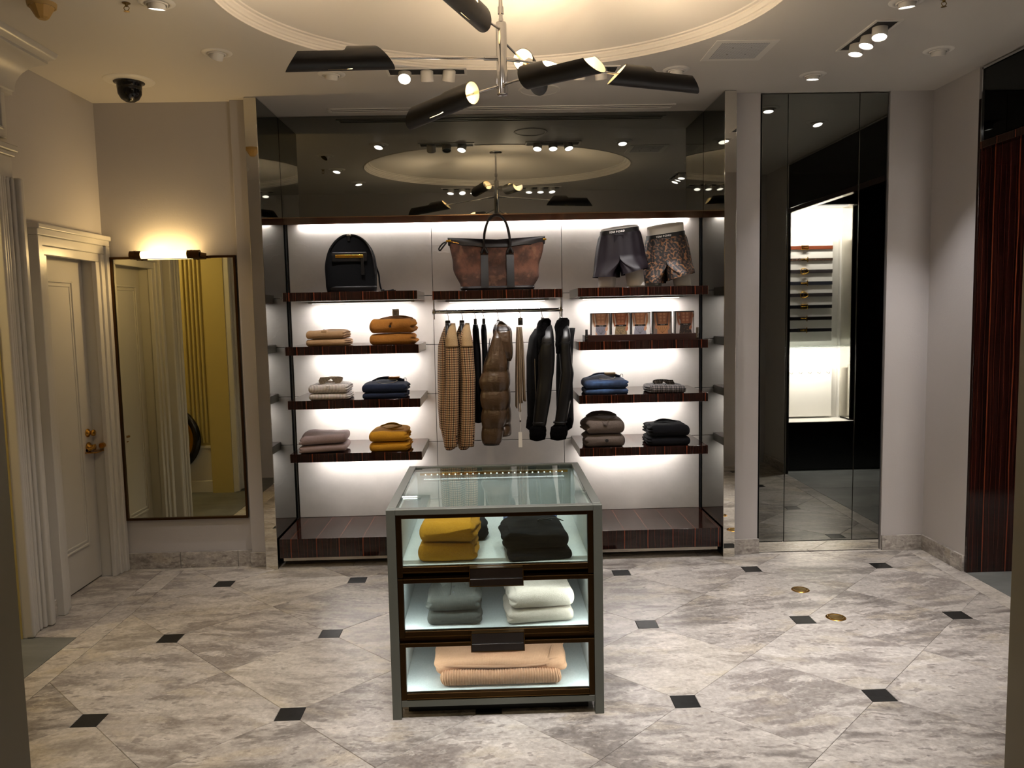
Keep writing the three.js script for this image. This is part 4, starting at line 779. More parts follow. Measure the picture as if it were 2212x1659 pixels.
// one folded garment: rounded front fold, layers that show at the ends, soft uneven top
function foldGeo(w, h, d, { seed = 1, layers = 3, ends = 'R', rise = 0, lean = 0, rough = 1, riseAt = 0, twist = 0, flat = 1, ribs = 0 } = {}) {
  const g = new THREE.BoxGeometry(w, h, d, ribs ? ribs * 6 : 34, 14, ribs ? 16 : 22), p = g.attributes.position, uv = g.attributes.uv, nn = g.attributes.normal;
  const r = h * 0.47;
  for (let i = 0; i < p.count; i++) {
    let x = p.getX(i), y = p.getY(i), z = p.getZ(i);
    const ny = Math.abs(nn.getY(i)), nx = Math.abs(nn.getX(i));
    if (ny > 0.5) uv.setXY(i, x, z); else if (nx > 0.5) uv.setXY(i, z, y); else uv.setXY(i, x, y + d / 2);
    const ix = clamp(x, -w / 2 + r * 0.7, w / 2 - r * 0.7), iy = clamp(y, -h / 2 + r, h / 2 - r), iz = clamp(z, -d / 2 + r * 0.6, d / 2 - r);
    let dx = x - ix, dy = y - iy, dz = z - iz; const l = Math.hypot(dx, dy, dz);
    if (l > 1e-9) { const L1 = Math.max(Math.abs(dx) / (0.7 * r), Math.abs(dy) / r, Math.abs(dz) / (z > 0 ? r : r * 0.6)), q = Math.hypot(dx / (0.7 * r), dy / r, dz / (z > 0 ? r : r * 0.6)); const k = q > 0 ? L1 / q : 1; x = ix + dx * k; y = iy + dy * k; z = iz + dz * k; }
    const tx = x / (w / 2), up = (y + h / 2) / h;
    // ends: layers and crumples
    const e = ends === 'both' ? Math.abs(tx) : ends === 'R' ? tx : -tx, k = smooth(0.72, 1, e);
    if (k > 0) { const gr = Math.pow(Math.abs(Math.sin(up * layers * 3.1416 + 0.5 * Math.sin(z * 24 + seed))), 0.5); x -= Math.sign(x) * k * (1 - gr) * h * 0.26 * rough; x += k * rough * (n3(y * 34, z * 26, seed) - 0.5) * h * 0.35; z += k * (n3(x * 30, y * 60, seed + 2) - 0.5) * h * 0.25 * rough; }
    const low = n3(x * 9 + seed, z * 9, seed * 1.7) - 0.5, mid = n3(x * 26, z * 20 + seed, y * 20) - 0.5;
    y += up * (low * h * 0.28 + mid * h * 0.10) * rough * flat;
    z += (n3(x * 12, y * 22, seed + 4) - 0.5) * h * 0.2 * rough * smooth(0, d / 2, z);
    y += up * up * rise * Math.exp(-Math.pow((x - riseAt) / (w * 0.34), 2)) * smooth(d * 0.42, -d * 0.1, z);
    y += up * (1 - Math.pow(Math.abs(tx), 6) * 0.25 - 1) * h * 0.3;
    if (flat < 1) y = (y + h / 2) * 0.95 - h / 2;
    y += lean * x; z += twist * x;
    p.setXYZ(i, x, y + h / 2, z);
  }
  smoothNormals(g);
  if (ribs) {      // knitted ribs stand proud of the cloth
    const src = new THREE.BoxGeometry(w, h, d, ribs * 6, 14, 16).attributes.position;
    for (let i = 0; i < p.count; i++) { const k = (0.5 + 0.5 * Math.cos(src.getX(i) / w * ribs * 6.2832)) * w / ribs * 0.42; p.setXYZ(i, p.getX(i), p.getY(i) + nn.getY(i) * k * (nn.getY(i) > 0 ? 1 : 0.2), p.getZ(i) + nn.getZ(i) * k); }
    smoothNormals(g);
  }
  return g;
}
function folded(name, label, cat, mat, [x, y, z], w, h, d, o = {}, group, turn = 0) {
  const t = thing(name, label, cat, [x, y, z], turn, group);
  mesh('folded_cloth', foldGeo(w, h, d, o), mat, t);
  return t;
}
const ZS = -0.43;
const lip = (pts, r, n = 30) => tube(pts, r, n, 8);
// beige shirts
folded('folded_shirt', 'lower beige folded shirt beside the camel knits', 'shirt', M.beige, [-1.068, SH[1], ZS], 0.275, 0.050, 0.25, { seed: 2, flat: 0.12, layers: 3 }, 'beige folded shirts');
{ const t = folded('folded_shirt', 'upper beige folded shirt beside the camel knits', 'shirt', M.beige, [-1.070, SH[1] + 0.050, ZS], 0.268, 0.052, 0.25, { seed: 5, layers: 3, rise: 0.01 }, 'beige folded shirts');
  mesh('cuff_strap', bx(-0.03, 0.01, 0.03, 0.058, 0.05, 0.122, 0.01), M.beige, t); mesh('button', move(cyl(0.006, 0.006, 0.003, 14), -0.018, 0.0605, 0.07), M.wood, t); }
// camel cardigans
folded('folded_cardigan', 'lower camel folded cardigan with a dark button', 'cardigan', M.camel, [-0.625, SH[1], ZS], 0.31, 0.078, 0.26, { seed: 8, flat: 0.12, layers: 2, rough: 1.2 }, 'camel cardigans');
{ const t = folded('folded_cardigan', 'upper camel folded cardigan with lapels crossing', 'cardigan', M.camel, [-0.622, SH[1] + 0.079, ZS], 0.312, 0.088, 0.26, { seed: 12, layers: 2, rough: 1.3, rise: 0.018, riseAt: 0.02 }, 'camel cardigans');
  mesh('lapel', [lip([[-0.085, 0.090, -0.05], [-0.05, 0.094, 0.03], [-0.02, 0.082, 0.095], [-0.012, 0.058, 0.128]], 0.006), lip([[0.11, 0.094, -0.03], [0.07, 0.095, 0.03], [0.02, 0.088, 0.085], [-0.008, 0.064, 0.126]], 0.008), lip([[-0.10, 0.090, -0.05], [-0.03, 0.104, -0.085], [0.05, 0.106, -0.085], [0.12, 0.092, -0.04]], 0.011)], M.camel, t);
  mesh('button', move(cyl(0.009, 0.009, 0.006, 18).rotateX(Math.PI / 2), -0.012, 0.046, 0.133), M.black, t);
  const sgn = thing('price_stand', 'small clear price card standing on the camel cardigan', 'price card', [-0.615, SH[1] + 0.178, -0.49], 0.25);
  mesh('card', bx(-0.022, 0.022, 0.012, 0.06, -0.0015, 0.0015).rotateX(-0.15), M.paper, sgn); mesh('holder', [bx(-0.024, 0.024, 0.008, 0.064, -0.003, -0.0018).rotateX(-0.15), bx(-0.024, 0.024, 0, 0.006, -0.012, 0.02)], M.steel, sgn);
  mesh('printed_lines', [0, 1, 2].map(k => bx(-0.014, 0.012 - k * 0.004, 0.044 - k * 0.009, 0.047 - k * 0.009, 0.0016, 0.0022).rotateX(-0.15)), M.black, sgn); }
// striped shirts
function collar(t, y, z, w, mat) {      // a folded-down collar: stand round the neck, two pointed leaves in front
  const ring = [0, 1, 2].map(k => ({ c: [0, y - 0.012 + k * 0.009, z - 0.035], rx: w * (0.9 + 0.02 * k), rz: 0.05, e: 2.2, yo: (x, zz) => -zz * 0.25 }));
  mesh('collar_stand', loft(ring, 40, { cap: false }), mat, t);
  const leaf = (k) => { const g = extrudeXY([[0, 0], [k * w * 0.45, 0.014], [k * w * 0.96, 0.014], [k * w * 1.05, -0.022], [k * w * 0.72, -0.072], [k * w * 0.34, -0.034]], 0.005, 0.0018); g.rotateX(-0.92); return uvBox(g).translate(0, y + 0.008, z + 0.014); };
  mesh('collar_leaf', leaf(1), mat, t); mesh('collar_leaf', leaf(-1), mat, t);
}
folded('folded_shirt', 'lower striped folded shirt', 'shirt', M.stripe, [-1.065, SH[2], ZS], 0.272, 0.046, 0.25, { seed: 21, flat: 0.12, layers: 3 }, 'striped folded shirts');
{ const t = folded('folded_shirt', 'upper striped folded shirt with a pointed collar', 'shirt', M.stripe, [-1.068, SH[2] + 0.047, ZS], 0.27, 0.056, 0.25, { seed: 24, layers: 3, rise: 0.012 }, 'striped folded shirts');
  collar(t, 0.080, -0.005, 0.078, M.stripe); mesh('placket', bx(-0.012, 0.012, 0.02, 0.055, 0.10, 0.127, 0.01), M.stripe, t);
  mesh('button', move(cyl(0.005, 0.005, 0.003, 14), 0.0, 0.082, 0.05), M.paper, t); }
// jeans
function jeans(x, y, z, mats, label1, label2, group, seed) {
  folded('folded_jeans', label1, 'jeans', mats[0], [x, y, z], 0.30, 0.042, 0.25, { seed, flat: 0.12, layers: 2, ends: 'R', rough: 0.9 }, group);
  const t = folded('folded_jeans', label2, 'jeans', mats[0], [x, y + 0.043, z], 0.305, 0.055, 0.25, { seed: seed + 3, layers: 2, ends: 'R', rise: 0.022, riseAt: -0.02 }, group);
  mesh('waistband', [tube([[-0.10, 0.060, -0.05], [-0.05, 0.079, -0.085], [0.03, 0.080, -0.095], [0.115, 0.064, -0.06]], 0.012, 34, 8)], mats[0], t);
  mesh('pocket_stitching', [lip([[-0.075, 0.073, -0.05], [-0.06, 0.066, 0.03], [-0.01, 0.060, 0.085], [0.05, 0.062, 0.06], [0.07, 0.072, -0.03], [-0.075, 0.0735, -0.05]], 0.0016, 60)], M.cord, t);
  mesh('leather_patch', bx(0.01, 0.085, 0.078, 0.090, -0.086, -0.05, 0.002).rotateX(0.06), mats[1], t);
  mesh('hang_loop', [tube([[0.12, 0.062, -0.04], [0.118, 0.08, -0.04], [0.132, 0.082, -0.04], [0.134, 0.062, -0.04]], 0.002, 20, 6)], M.black, t);
}
jeans(-0.69, SH[2], ZS, [M.denimDark, std({ color: 0xb0712e, roughness: 0.6 })], 'lower dark indigo folded jeans', 'upper dark indigo folded jeans with a tan leather patch', 'dark indigo jeans', 33);
jeans(0.825, SH[2] - 0.006, ZS, [M.denim, std({ color: 0xc9b08a, roughness: 0.7 })], 'lower faded blue folded jeans', 'upper faded blue folded jeans with a pale patch', 'faded blue jeans', 43);
// mauve trousers, mustard sweaters
folded('folded_trousers', 'lower mauve folded trousers', 'trousers', M.mauve, [-1.13, SH[3] + 0.006, ZS], 0.325, 0.050, 0.26, { seed: 51, flat: 0.12, layers: 2, ends: 'L', lean: 0.03 }, 'mauve trousers', 0.06);
folded('folded_trousers', 'upper mauve folded trousers with a sagging waist', 'trousers', M.mauve, [-1.125, SH[3] + 0.062, ZS], 0.315, 0.062, 0.26, { seed: 57, layers: 2, ends: 'L', lean: 0.04, rise: 0.02, riseAt: -0.1, rough: 1.2 }, 'mauve trousers', 0.06);
folded('folded_sweater', 'lower mustard folded sweater on the shelf', 'sweater', M.mustard, [-0.668, SH[3], ZS], 0.275, 0.066, 0.26, { seed: 61, flat: 0.12, layers: 3 }, 'mustard sweaters on the shelf');
{ const t = folded('folded_sweater', 'upper mustard folded sweater with a V-neck on the shelf', 'sweater', M.mustard, [-0.672, SH[3] + 0.068, ZS], 0.27, 0.074, 0.26, { seed: 66, layers: 3, rise: 0.016, riseAt: 0.0 }, 'mustard sweaters on the shelf');
  mesh('neckline', [lip([[-0.075, 0.080, -0.06], [-0.045, 0.082, 0.0], [-0.005, 0.078, 0.04], [0.04, 0.082, 0.0], [0.07, 0.082, -0.06]], 0.006), tube([[-0.075, 0.080, -0.06], [0, 0.096, -0.095], [0.07, 0.082, -0.06]], 0.010, 30, 8), lip([[0.0, 0.077, 0.045], [0.05, 0.076, 0.07], [0.10, 0.078, 0.06]], 0.003)], M.mustard, t); }
// plaid shirt
{ const t = folded('folded_shirt', 'black and grey plaid folded shirt', 'shirt', M.plaid, [1.24, SH[2] - 0.006, ZS], 0.262, 0.052, 0.24, { seed: 71, layers: 3, ends: 'both' });
  collar(t, 0.060, -0.02, 0.07, M.plaid); mesh('button', move(cyl(0.005, 0.005, 0.003, 12), 0, 0.057, 0.06), M.black, t); }
// taupe cardigans
folded('folded_cardigan', 'lower taupe folded cardigan with a large dark button', 'cardigan', M.taupe, [0.808, SH[3] - 0.006, ZS], 0.285, 0.09, 0.26, { seed: 81, flat: 0.12, layers: 2, ends: 'L', rough: 1.1 }, 'taupe cardigans');
scene.children.at(-1).children.length && mesh('button', move(cyl(0.012, 0.012, 0.006, 20).rotateX(Math.PI / 2), 0.01, 0.048, 0.132), M.black, scene.children.at(-1));
{ const t = folded('folded_cardigan', 'upper taupe folded cardigan with a shawl collar', 'cardigan', M.taupe, [0.808, SH[3] + 0.086, ZS], 0.28, 0.095, 0.26, { seed: 85, layers: 2, ends: 'L', rough: 1.2, rise: 0.018 }, 'taupe cardigans');
  mesh('shawl_collar', [lip([[-0.10, 0.098, -0.06], [-0.065, 0.100, 0.02], [-0.03, 0.09, 0.09], [0.0, 0.060, 0.130]], 0.011), lip([[0.10, 0.098, -0.06], [0.07, 0.100, 0.02], [0.035, 0.09, 0.09], [0.0, 0.056, 0.132]], 0.011), tube([[-0.10, 0.098, -0.06], [-0.05, 0.118, -0.09], [0.05, 0.118, -0.09], [0.10, 0.098, -0.06]], 0.016, 34, 8)], M.taupe, t);
  mesh('neck_label', bx(-0.018, 0.018, 0.104, 0.116, -0.072, -0.069).rotateX(-0.05), M.paper, t); }
folded('folded_sweater', 'lower black folded sweater', 'sweater', M.blackKnit, [1.252, SH[3] - 0.006, ZS], 0.295, 0.065, 0.26, { seed: 91, flat: 0.12, layers: 3, ends: 'L', rough: 1.1 }, 'black folded sweaters');
{ const t = folded('folded_sweater', 'upper black folded sweater with a ribbed neck', 'sweater', M.blackKnit, [1.252, SH[3] + 0.061, ZS], 0.29, 0.072, 0.26, { seed: 95, layers: 3, ends: 'L', rough: 1.3, rise: 0.01 }, 'black folded sweaters');
  mesh('neck_rib', tube([[-0.07, 0.078, -0.03], [-0.03, 0.08, 0.02], [0.03, 0.08, 0.02], [0.08, 0.078, -0.03], [0.0, 0.088, -0.09]], 0.007, 50, 8, true), M.blackKnit, t);
  mesh('hang_loop', tube([[-0.04, 0.1, -0.05], [-0.045, 0.118, -0.05], [-0.03, 0.112, -0.05]], 0.0015, 14, 5), M.paper, t); }

// ---------- backpack ----------
{
  const t = thing('backpack', 'black nylon backpack with a gold-zipped front pocket', 'backpack', [-0.913, SH[0], -0.50], 0.10);
  const out = []; const H = 0.40, W = 0.172;
  const prof = (y) => y < 0.04 ? W * lerp(0.95, 1, y / 0.04) : y < 0.16 ? W * lerp(1, 1.02, (y - 0.04) / 0.12) : W * 1.02 * Math.sqrt(Math.max(0, 1 - Math.pow((y - 0.16) / (H - 0.16), 2.15)));
  const rings = []; const N = 40;
  for (let j = 0; j <= N; j++) { const y = H * (1 - Math.pow(1 - j / N, 1.6)), w = Math.max(prof(Math.min(y, H * 0.9995)), 0.004), d = 0.075 * Math.pow(clamp(w / W), 0.45) * (y < 0.03 ? lerp(0.92, 1, y / 0.03) : 1); rings.push({ c: [0, y, -0.012 * (y / H)], rx: w, rz: d, e: 3.6 }); }
  mesh('body', loft(rings, 64, { bump: (x, y, z, a, s, nx, nz) => { const k = (n3(x * 14, y * 12, z * 14, 3) - 0.5) * 0.010; return [x + nx * k, y, z + nz * k]; } }), M.nylon, t);
  const base = rings.filter(r => r.c[1] < 0.042).map(r => ({ ...r, rx: r.rx + 0.002, rz: r.rz + 0.002 })); base.push({ c: [0, 0.042, 0], rx: W * 0.99, rz: 0.0745, e: 3.6 });
  mesh('leather_base', loft(base, 64), M.leather, t);
  // pocket band, zip, pulls
  mesh('pocket_band', bx(-0.122, 0.112, 0.205, 0.272, 0.055, 0.083, 0.008), M.leather, t);
  const z1 = mesh('zip', bx(-0.098, 0.088, 0.232, 0.252, 0.079, 0.0865, 0.002), M.gold, t);
  mesh('zip_teeth', Array.from({ length: 30 }, (_, k) => bx(-0.095 + k * 0.0061, -0.0918 + k * 0.0061, 0.236, 0.248, 0.086, 0.0885, 0)), M.brass, z1);
  mesh('zip_slider', bx(0.06, 0.09, 0.231, 0.253, 0.085, 0.096, 0.003), M.gold, t);
  mesh('zip_pull', [bx(0.072, 0.092, 0.165, 0.235, 0.086, 0.091, 0.002), bx(0.07, 0.094, 0.115, 0.168, 0.084, 0.0905, 0.002)], M.leather, t);
  mesh('main_zip', tube([[-0.13, 0.30, 0.062], [-0.10, 0.345, 0.058], [-0.05, 0.383, 0.05], [0.0, 0.392, 0.045], [0.06, 0.378, 0.05], [0.11, 0.335, 0.058], [0.145, 0.26, 0.066], [0.165, 0.12, 0.066]], 0.004, 70, 8), M.leather, t);
  mesh('main_zip_pull', [bx(-0.014, 0.004, 0.345, 0.385, 0.055, 0.062, 0.002)], M.leather, t); mesh('main_zip_slider', bx(-0.02, 0.012, 0.38, 0.392, 0.05, 0.062, 0.003), M.steel, t);
  mesh('shoulder_strap', [tube([[0.16, 0.20, -0.05], [0.185, 0.12, -0.03], [0.19, 0.06, -0.01], [0.205, 0.012, 0.0], [0.24, 0.006, 0.02], [0.285, 0.012, 0.03]], 0.006, 40, 8), bx(0.262, 0.30, 0.003, 0.012, 0.02, 0.036, 0.002)], M.nylon, t);
  mesh('strap_buckle', bx(0.196, 0.222, 0.004, 0.018, -0.012, 0.01, 0.003), M.leather, t);
}
// ---------- suede tote ----------
{
  const t = thing('tote_bag', 'brown suede holdall with black leather straps and tall loop handles', 'bag', [0.094, 1.869, -0.50], 0.0);
  const H = 0.288, rings = [], N = 36;
  const half = (s) => lerp(0.255, 0.335, Math.pow(s, 0.9)), depth = (s) => lerp(0.095, 0.012, Math.pow(s, 1.25));
  const wav = (x, y, z) => (n3(x * 11, y * 13, z * 7, 9) - 0.5) * 0.045 + (n3(x * 30, y * 26, z * 9, 4) - 0.5) * 0.009;
  const topY = (x, s) => s * s * (0.068 * Math.pow(Math.abs(x) / 0.335, 1.35));
  for (let j = 0; j <= N; j++) { const s = j / N; rings.push({ c: [0, 0.012 + H * s, 0], rx: half(s), rz: depth(s), e: 5, yo: (x) => topY(x, s) }); }
  mesh('suede_body', loft(rings, 90, { bump: (x, y, z, a, s, nx, nz) => { const k = wav(x, y, z) * Math.sin(Math.min(1, s * 1.15) * Math.PI) * 1.0; const side = smooth(0.8, 1, Math.abs(x) / half(s)) * Math.sin(s * 11 + (x > 0 ? 1.4 : 0)) * 0.012 * (1 - s); return [x + nx * k * 0.5 - Math.sign(x) * side, y, z + nz * k]; } }), M.suede, t);
  mesh('leather_base', loft([0, 0.012, 0.03].map((y, k) => ({ c: [0, y, 0], rx: [0.245, 0.257, 0.256][k], rz: [0.088, 0.097, 0.0975][k], e: 5 })), 80), M.leatherDark, t);
  const trim = []; for (let j = 0; j <= 6; j++) { const s = 0.955 + 0.045 * j / 6; trim.push({ c: [0, 0.0125 + H * s, 0], rx: half(s) + 0.003, rz: depth(s) + 0.0045, e: 5, yo: (x) => topY(x, s) + (1 - j / 6) * -0.034 * smooth(0.14, 0.33, Math.abs(x)) }); }
  mesh('leather_trim', loft(trim, 90), M.leatherDark, t);
  for (const x of [-0.085, 0.091]) {
    const P = [], I = [], U = [], n = 20; for (let j = 0; j <= n; j++) { const s = lerp(0.02, 0.80, j / n); for (const k of [-1, 1]) { P.push(x + k * 0.026, 0.012 + H * s, depth(s) + 0.0125); U.push(k, s); } } for (let j = 0; j < n; j++) { const a = j * 2; I.push(a, a + 1, a + 2, a + 1, a + 3, a + 2); }
    const front = new THREE.BufferGeometry(); front.setAttribute('position', new THREE.Float32BufferAttribute(P, 3)); front.setAttribute('uv', new THREE.Float32BufferAttribute(U, 2)); front.setIndex(I); front.computeVertexNormals();
    const slabs = []; for (let j = 0; j < n; j++) { const s0 = lerp(0.02, 0.82, j / n), s1 = lerp(0.02, 0.82, (j + 1) / n), g = bx(x - 0.026, x + 0.026, 0.012 + H * s0, 0.012 + H * s1 + 0.001, depth((s0 + s1) / 2) - 0.004, depth((s0 + s1) / 2) + 0.0095); slabs.push(g); }
    mesh('leather_strap', [...slabs, front], M.leather, t);
    mesh('handle_loop_end', [tube([[x - 0.02, 0.255, depth(0.8) + 0.012], [x - 0.012, 0.275, depth(0.85) + 0.014], [x, 0.292, depth(0.9) + 0.016], [x + 0.012, 0.275, depth(0.85) + 0.014], [x + 0.02, 0.255, depth(0.8) + 0.012]], 0.010, 24, 10)], M.leatherDark, t);
  }
  const hz = depth(0.9) + 0.018;
  for (const z of [hz, -hz * 0.4]) mesh('handle', tube([[-0.084, 0.275, z], [-0.086, 0.33, z], [-0.078, 0.41, z * 0.8], [-0.05, 0.485, z * 0.6], [-0.01, 0.517, z * 0.5], [0.03, 0.512, z * 0.5], [0.065, 0.47, z * 0.6], [0.085, 0.40, z * 0.8], [0.093, 0.33, z], [0.091, 0.275, z]], 0.0085, 80, 10), M.leatherDark, t);
  mesh('zip', [tube([[-0.335, 0.346, 0.008], [-0.30, 0.338, 0.016], [-0.26, 0.328, 0.017]], 0.0035, 20, 6)], M.brass, t);
  mesh('zip', [tube([[0.335, 0.352, 0.006], [0.28, 0.348, 0.012]], 0.004, 14, 6)], M.brass, t);
  mesh('zip_slider', [bx(-0.348, -0.31, 0.338, 0.353, 0.004, 0.02, 0.004)], M.gold, t); mesh('zip_slider', [bx(0.32, 0.345, 0.340, 0.353, 0.004, 0.016, 0.003)], M.gold, t);
  mesh('zip_tab', [tube([[-0.34, 0.342, 0.012], [-0.37, 0.33, 0.015], [-0.398, 0.292, 0.016], [-0.392, 0.282, 0.018], [-0.37, 0.305, 0.02], [-0.345, 0.335, 0.016]], 0.0055, 40, 8)], M.leatherDark, t);
}
// ---------- torsos and boxer shorts ----------
function textTex(txt, w, h, fg, bg, px) { return canvasTex(w, h, (c) => { c.fillStyle = bg; c.fillRect(0, 0, w, h); c.fillStyle = fg; c.font = `bold ${px}px sans-serif`; c.textAlign = 'center'; c.textBaseline = 'middle'; c.fillText(txt, w / 2, h / 2 + 1); }); }
const bandPrint = std({ map: textTex('TOM FORD', 256, 64, '#f2eee8', '#0b0a0a', 50), roughness: 0.7 });
function torso(x, z, turn, topY, label, mat, shortsLabel, o) {
  const y0 = SH[0] - 0.006, t = thing('mannequin_torso', label, 'mannequin', [x, y0, z], turn, 'underwear torsos');
  const H = topY - y0, hip = 0.150, leg = [];
  for (const s of [-1, 1]) {
    const R = []; for (let j = 0; j <= 12; j++) { const k = j / 12, y = lerp(0.0, H * 0.52, k); R.push({ c: [s * lerp(o.spread, 0.084, k) + (s > 0 ? o.dx * (1 - k) : 0), y, (s > 0 ? o.fwd : 0) * (1 - k)], rx: lerp(0.060, 0.066, k), rz: lerp(0.064, 0.078, k), e: 2.2 }); }
    leg.push(loft(R, 36));
  }
  const T = []; for (let j = 0; j <= 16; j++) { const k = j / 16, y = lerp(H * 0.54, H, k); T.push({ c: [0, y, 0.005 * Math.sin(k * 3)], rx: lerp(0.130, 0.126, k), rz: lerp(0.084, 0.080, k), e: 2.3, yo: (xx, zz) => k * (o.tilt * xx - 0.02 * (zz / 0.08)) * 1 }); }
  mesh('form', merge([...leg, loft(T, 48)]), M.mannequin, t);
  // shorts
  const s0 = thing('boxer_shorts', shortsLabel, 'boxer shorts', [x, y0, z], turn, 'boxer shorts on torsos');
  const bandTop = o.band, bw = 0.033;
  const W = []; for (let j = 0; j <= 4; j++) { const k = j / 4; W.push({ c: [0, bandTop - bw + bw * k, 0], rx: 0.137 - 0.003 * k, rz: 0.092, e: 2.3, yo: (xx, zz) => o.tilt * xx - 0.10 * zz }); }
  mesh('waistband', loft(W, 56, { cap: false }), M.black, s0);
  { const P = [], U = [], I = [], n = 16; for (let i = 0; i <= n; i++) for (let j = 0; j < 2; j++) { const a = Math.PI / 2 + lerp(0.34, -0.34, i / n) + 0.12, ca = Math.cos(a), sa = Math.sin(a), e = 2 / 2.3, xx = Math.sign(ca) * Math.pow(Math.abs(ca), e) * 0.1385, zz = Math.pow(Math.abs(sa), e) * 0.0945; P.push(xx, bandTop - bw + 0.006 + j * 0.022 + o.tilt * xx - 0.10 * zz, zz); U.push(i / n, j); } for (let i = 0; i < n; i++) { const a = i * 2; I.push(a, a + 2, a + 1, a + 1, a + 2, a + 3); } const g = new THREE.BufferGeometry(); g.setAttribute('position', new THREE.Float32BufferAttribute(P, 3)); g.setAttribute('uv', new THREE.Float32BufferAttribute(U, 2)); g.setIndex(I); g.computeVertexNormals(); mesh('waistband_print', g, bandPrint, s0); }
  const legs = [], cut = 0.56;
  const wave = (ph) => (X, Y, Z, a, q, nx, nz, k) => { const g = Math.sin(a * 13 + ph * 2) * 0.003 * (1 - k * 0.6) * smooth(0, 0.08, k) + Math.sin(a * 5 + ph + k * 2) * 0.006 * k + n3(X * 20, Y * 12, Z * 20, 4) * 0.007 * k; return [X + nx * g, Y, Z + nz * g]; };
  { const R = [], n = 18, hemM = (o.hemL + o.hemR) / 2; for (let j = 0; j <= n; j++) { const k = j / n * (cut + 0.02); const yc = lerp(bandTop - bw + 0.004, hemM, k); R.push({ c: [0, yc, 0.012 * k], rx: 1, rz: 1, e: 2.3, shape: (a, x, z) => { const out = lerp(0.139, x > 0 ? o.outR : o.outL, Math.pow(k, 0.7)); return [x * out, z * lerp(0.095, 0.118, k)]; }, yo: (xx, zz) => lerp(0, lerp(o.hemL, o.hemR, smooth(-0.012, 0.012, xx)) - hemM, k) + o.tilt * xx * (1 - k) - 0.10 * zz * (1 - k) }); }
    legs.push(loft(R, 96, { cap: false, bump: (X, Y, Z, a, q, nx, nz) => wave(0)(X, Y, Z, a, q, nx, nz, q * cut) })); }
  for (const s of [-1, 1]) {
    const R = [], n = 16; for (let j = 0; j <= n; j++) {
      const k = lerp(cut, 1, j / n), hem = s > 0 ? o.hemR : o.hemL, y = lerp(bandTop - bw + 0.004, hem, k), out = lerp(0.139, s > 0 ? o.outR : o.outL, Math.pow(k, 0.7)), inn = lerp(0.0, s > 0 ? o.innR : o.innL, smooth(0.55, 1, k));
      const rz = lerp(0.095, 0.118, k), bl = smooth(0.6, 1, k), ct = (out + inn) / 2;
      R.push({ c: [0, y, lerp(0, (s > 0 ? o.fwd : 0), smooth(cut, 1, k)) + 0.012 * k], rx: out, rz, e: 2.3,
        shape: (a, x, z) => { const outer = x * s > 0, dx = outer ? x : 0, ca = Math.cos(a), ex = s * ct + (out - inn) / 2 * ca; return [lerp(dx, ex, bl), z]; },
        yo: (xx, zz) => o.tilt * xx * (1 - k) - 0.10 * zz * (1 - k) + k * (s > 0 ? o.hemTilt * (xx - ct) * smooth(cut, 1, k) : 0) });
    }
    legs.push(loft(R, 64, { cap: false, bump: (X, Y, Z, a, q, nx, nz) => wave(0)(X, Y, Z, a, q, nx, nz, lerp(cut, 1, q)) }));
  }
  mesh('cloth', merge(legs), mat, s0);
  mesh('fly', bx(-0.036, 0.03, bandTop - 0.24, bandTop - bw - 0.012, 0.090, 0.1005, 0.004), mat, s0);
}
torso(0.948, -0.50, -0.16, 2.285, 'white mannequin torso wearing dark satin boxers', M.satin, 'dark satin boxer shorts with a lettered black waistband', { spread: 0.088, dx: 0.025, fwd: 0.05, tilt: 0.11, band: 0.408, hemL: 0.075, hemR: 0.105, outL: 0.188, outR: 0.188, innL: 0.006, innR: 0.012, hemTilt: 0.28 });
torso(1.286, -0.58, -0.16, 2.305, 'white mannequin torso wearing leopard boxers', M.leopardCloth, 'leopard-print boxer shorts with a lettered black waistband', { spread: 0.088, dx: 0.03, fwd: 0.04, tilt: 0.12, band: 0.380, hemL: 0.03, hemR: 0.068, outL: 0.165, outR: 0.19, innL: 0.004, innR: 0.006, hemTilt: 0.3 });
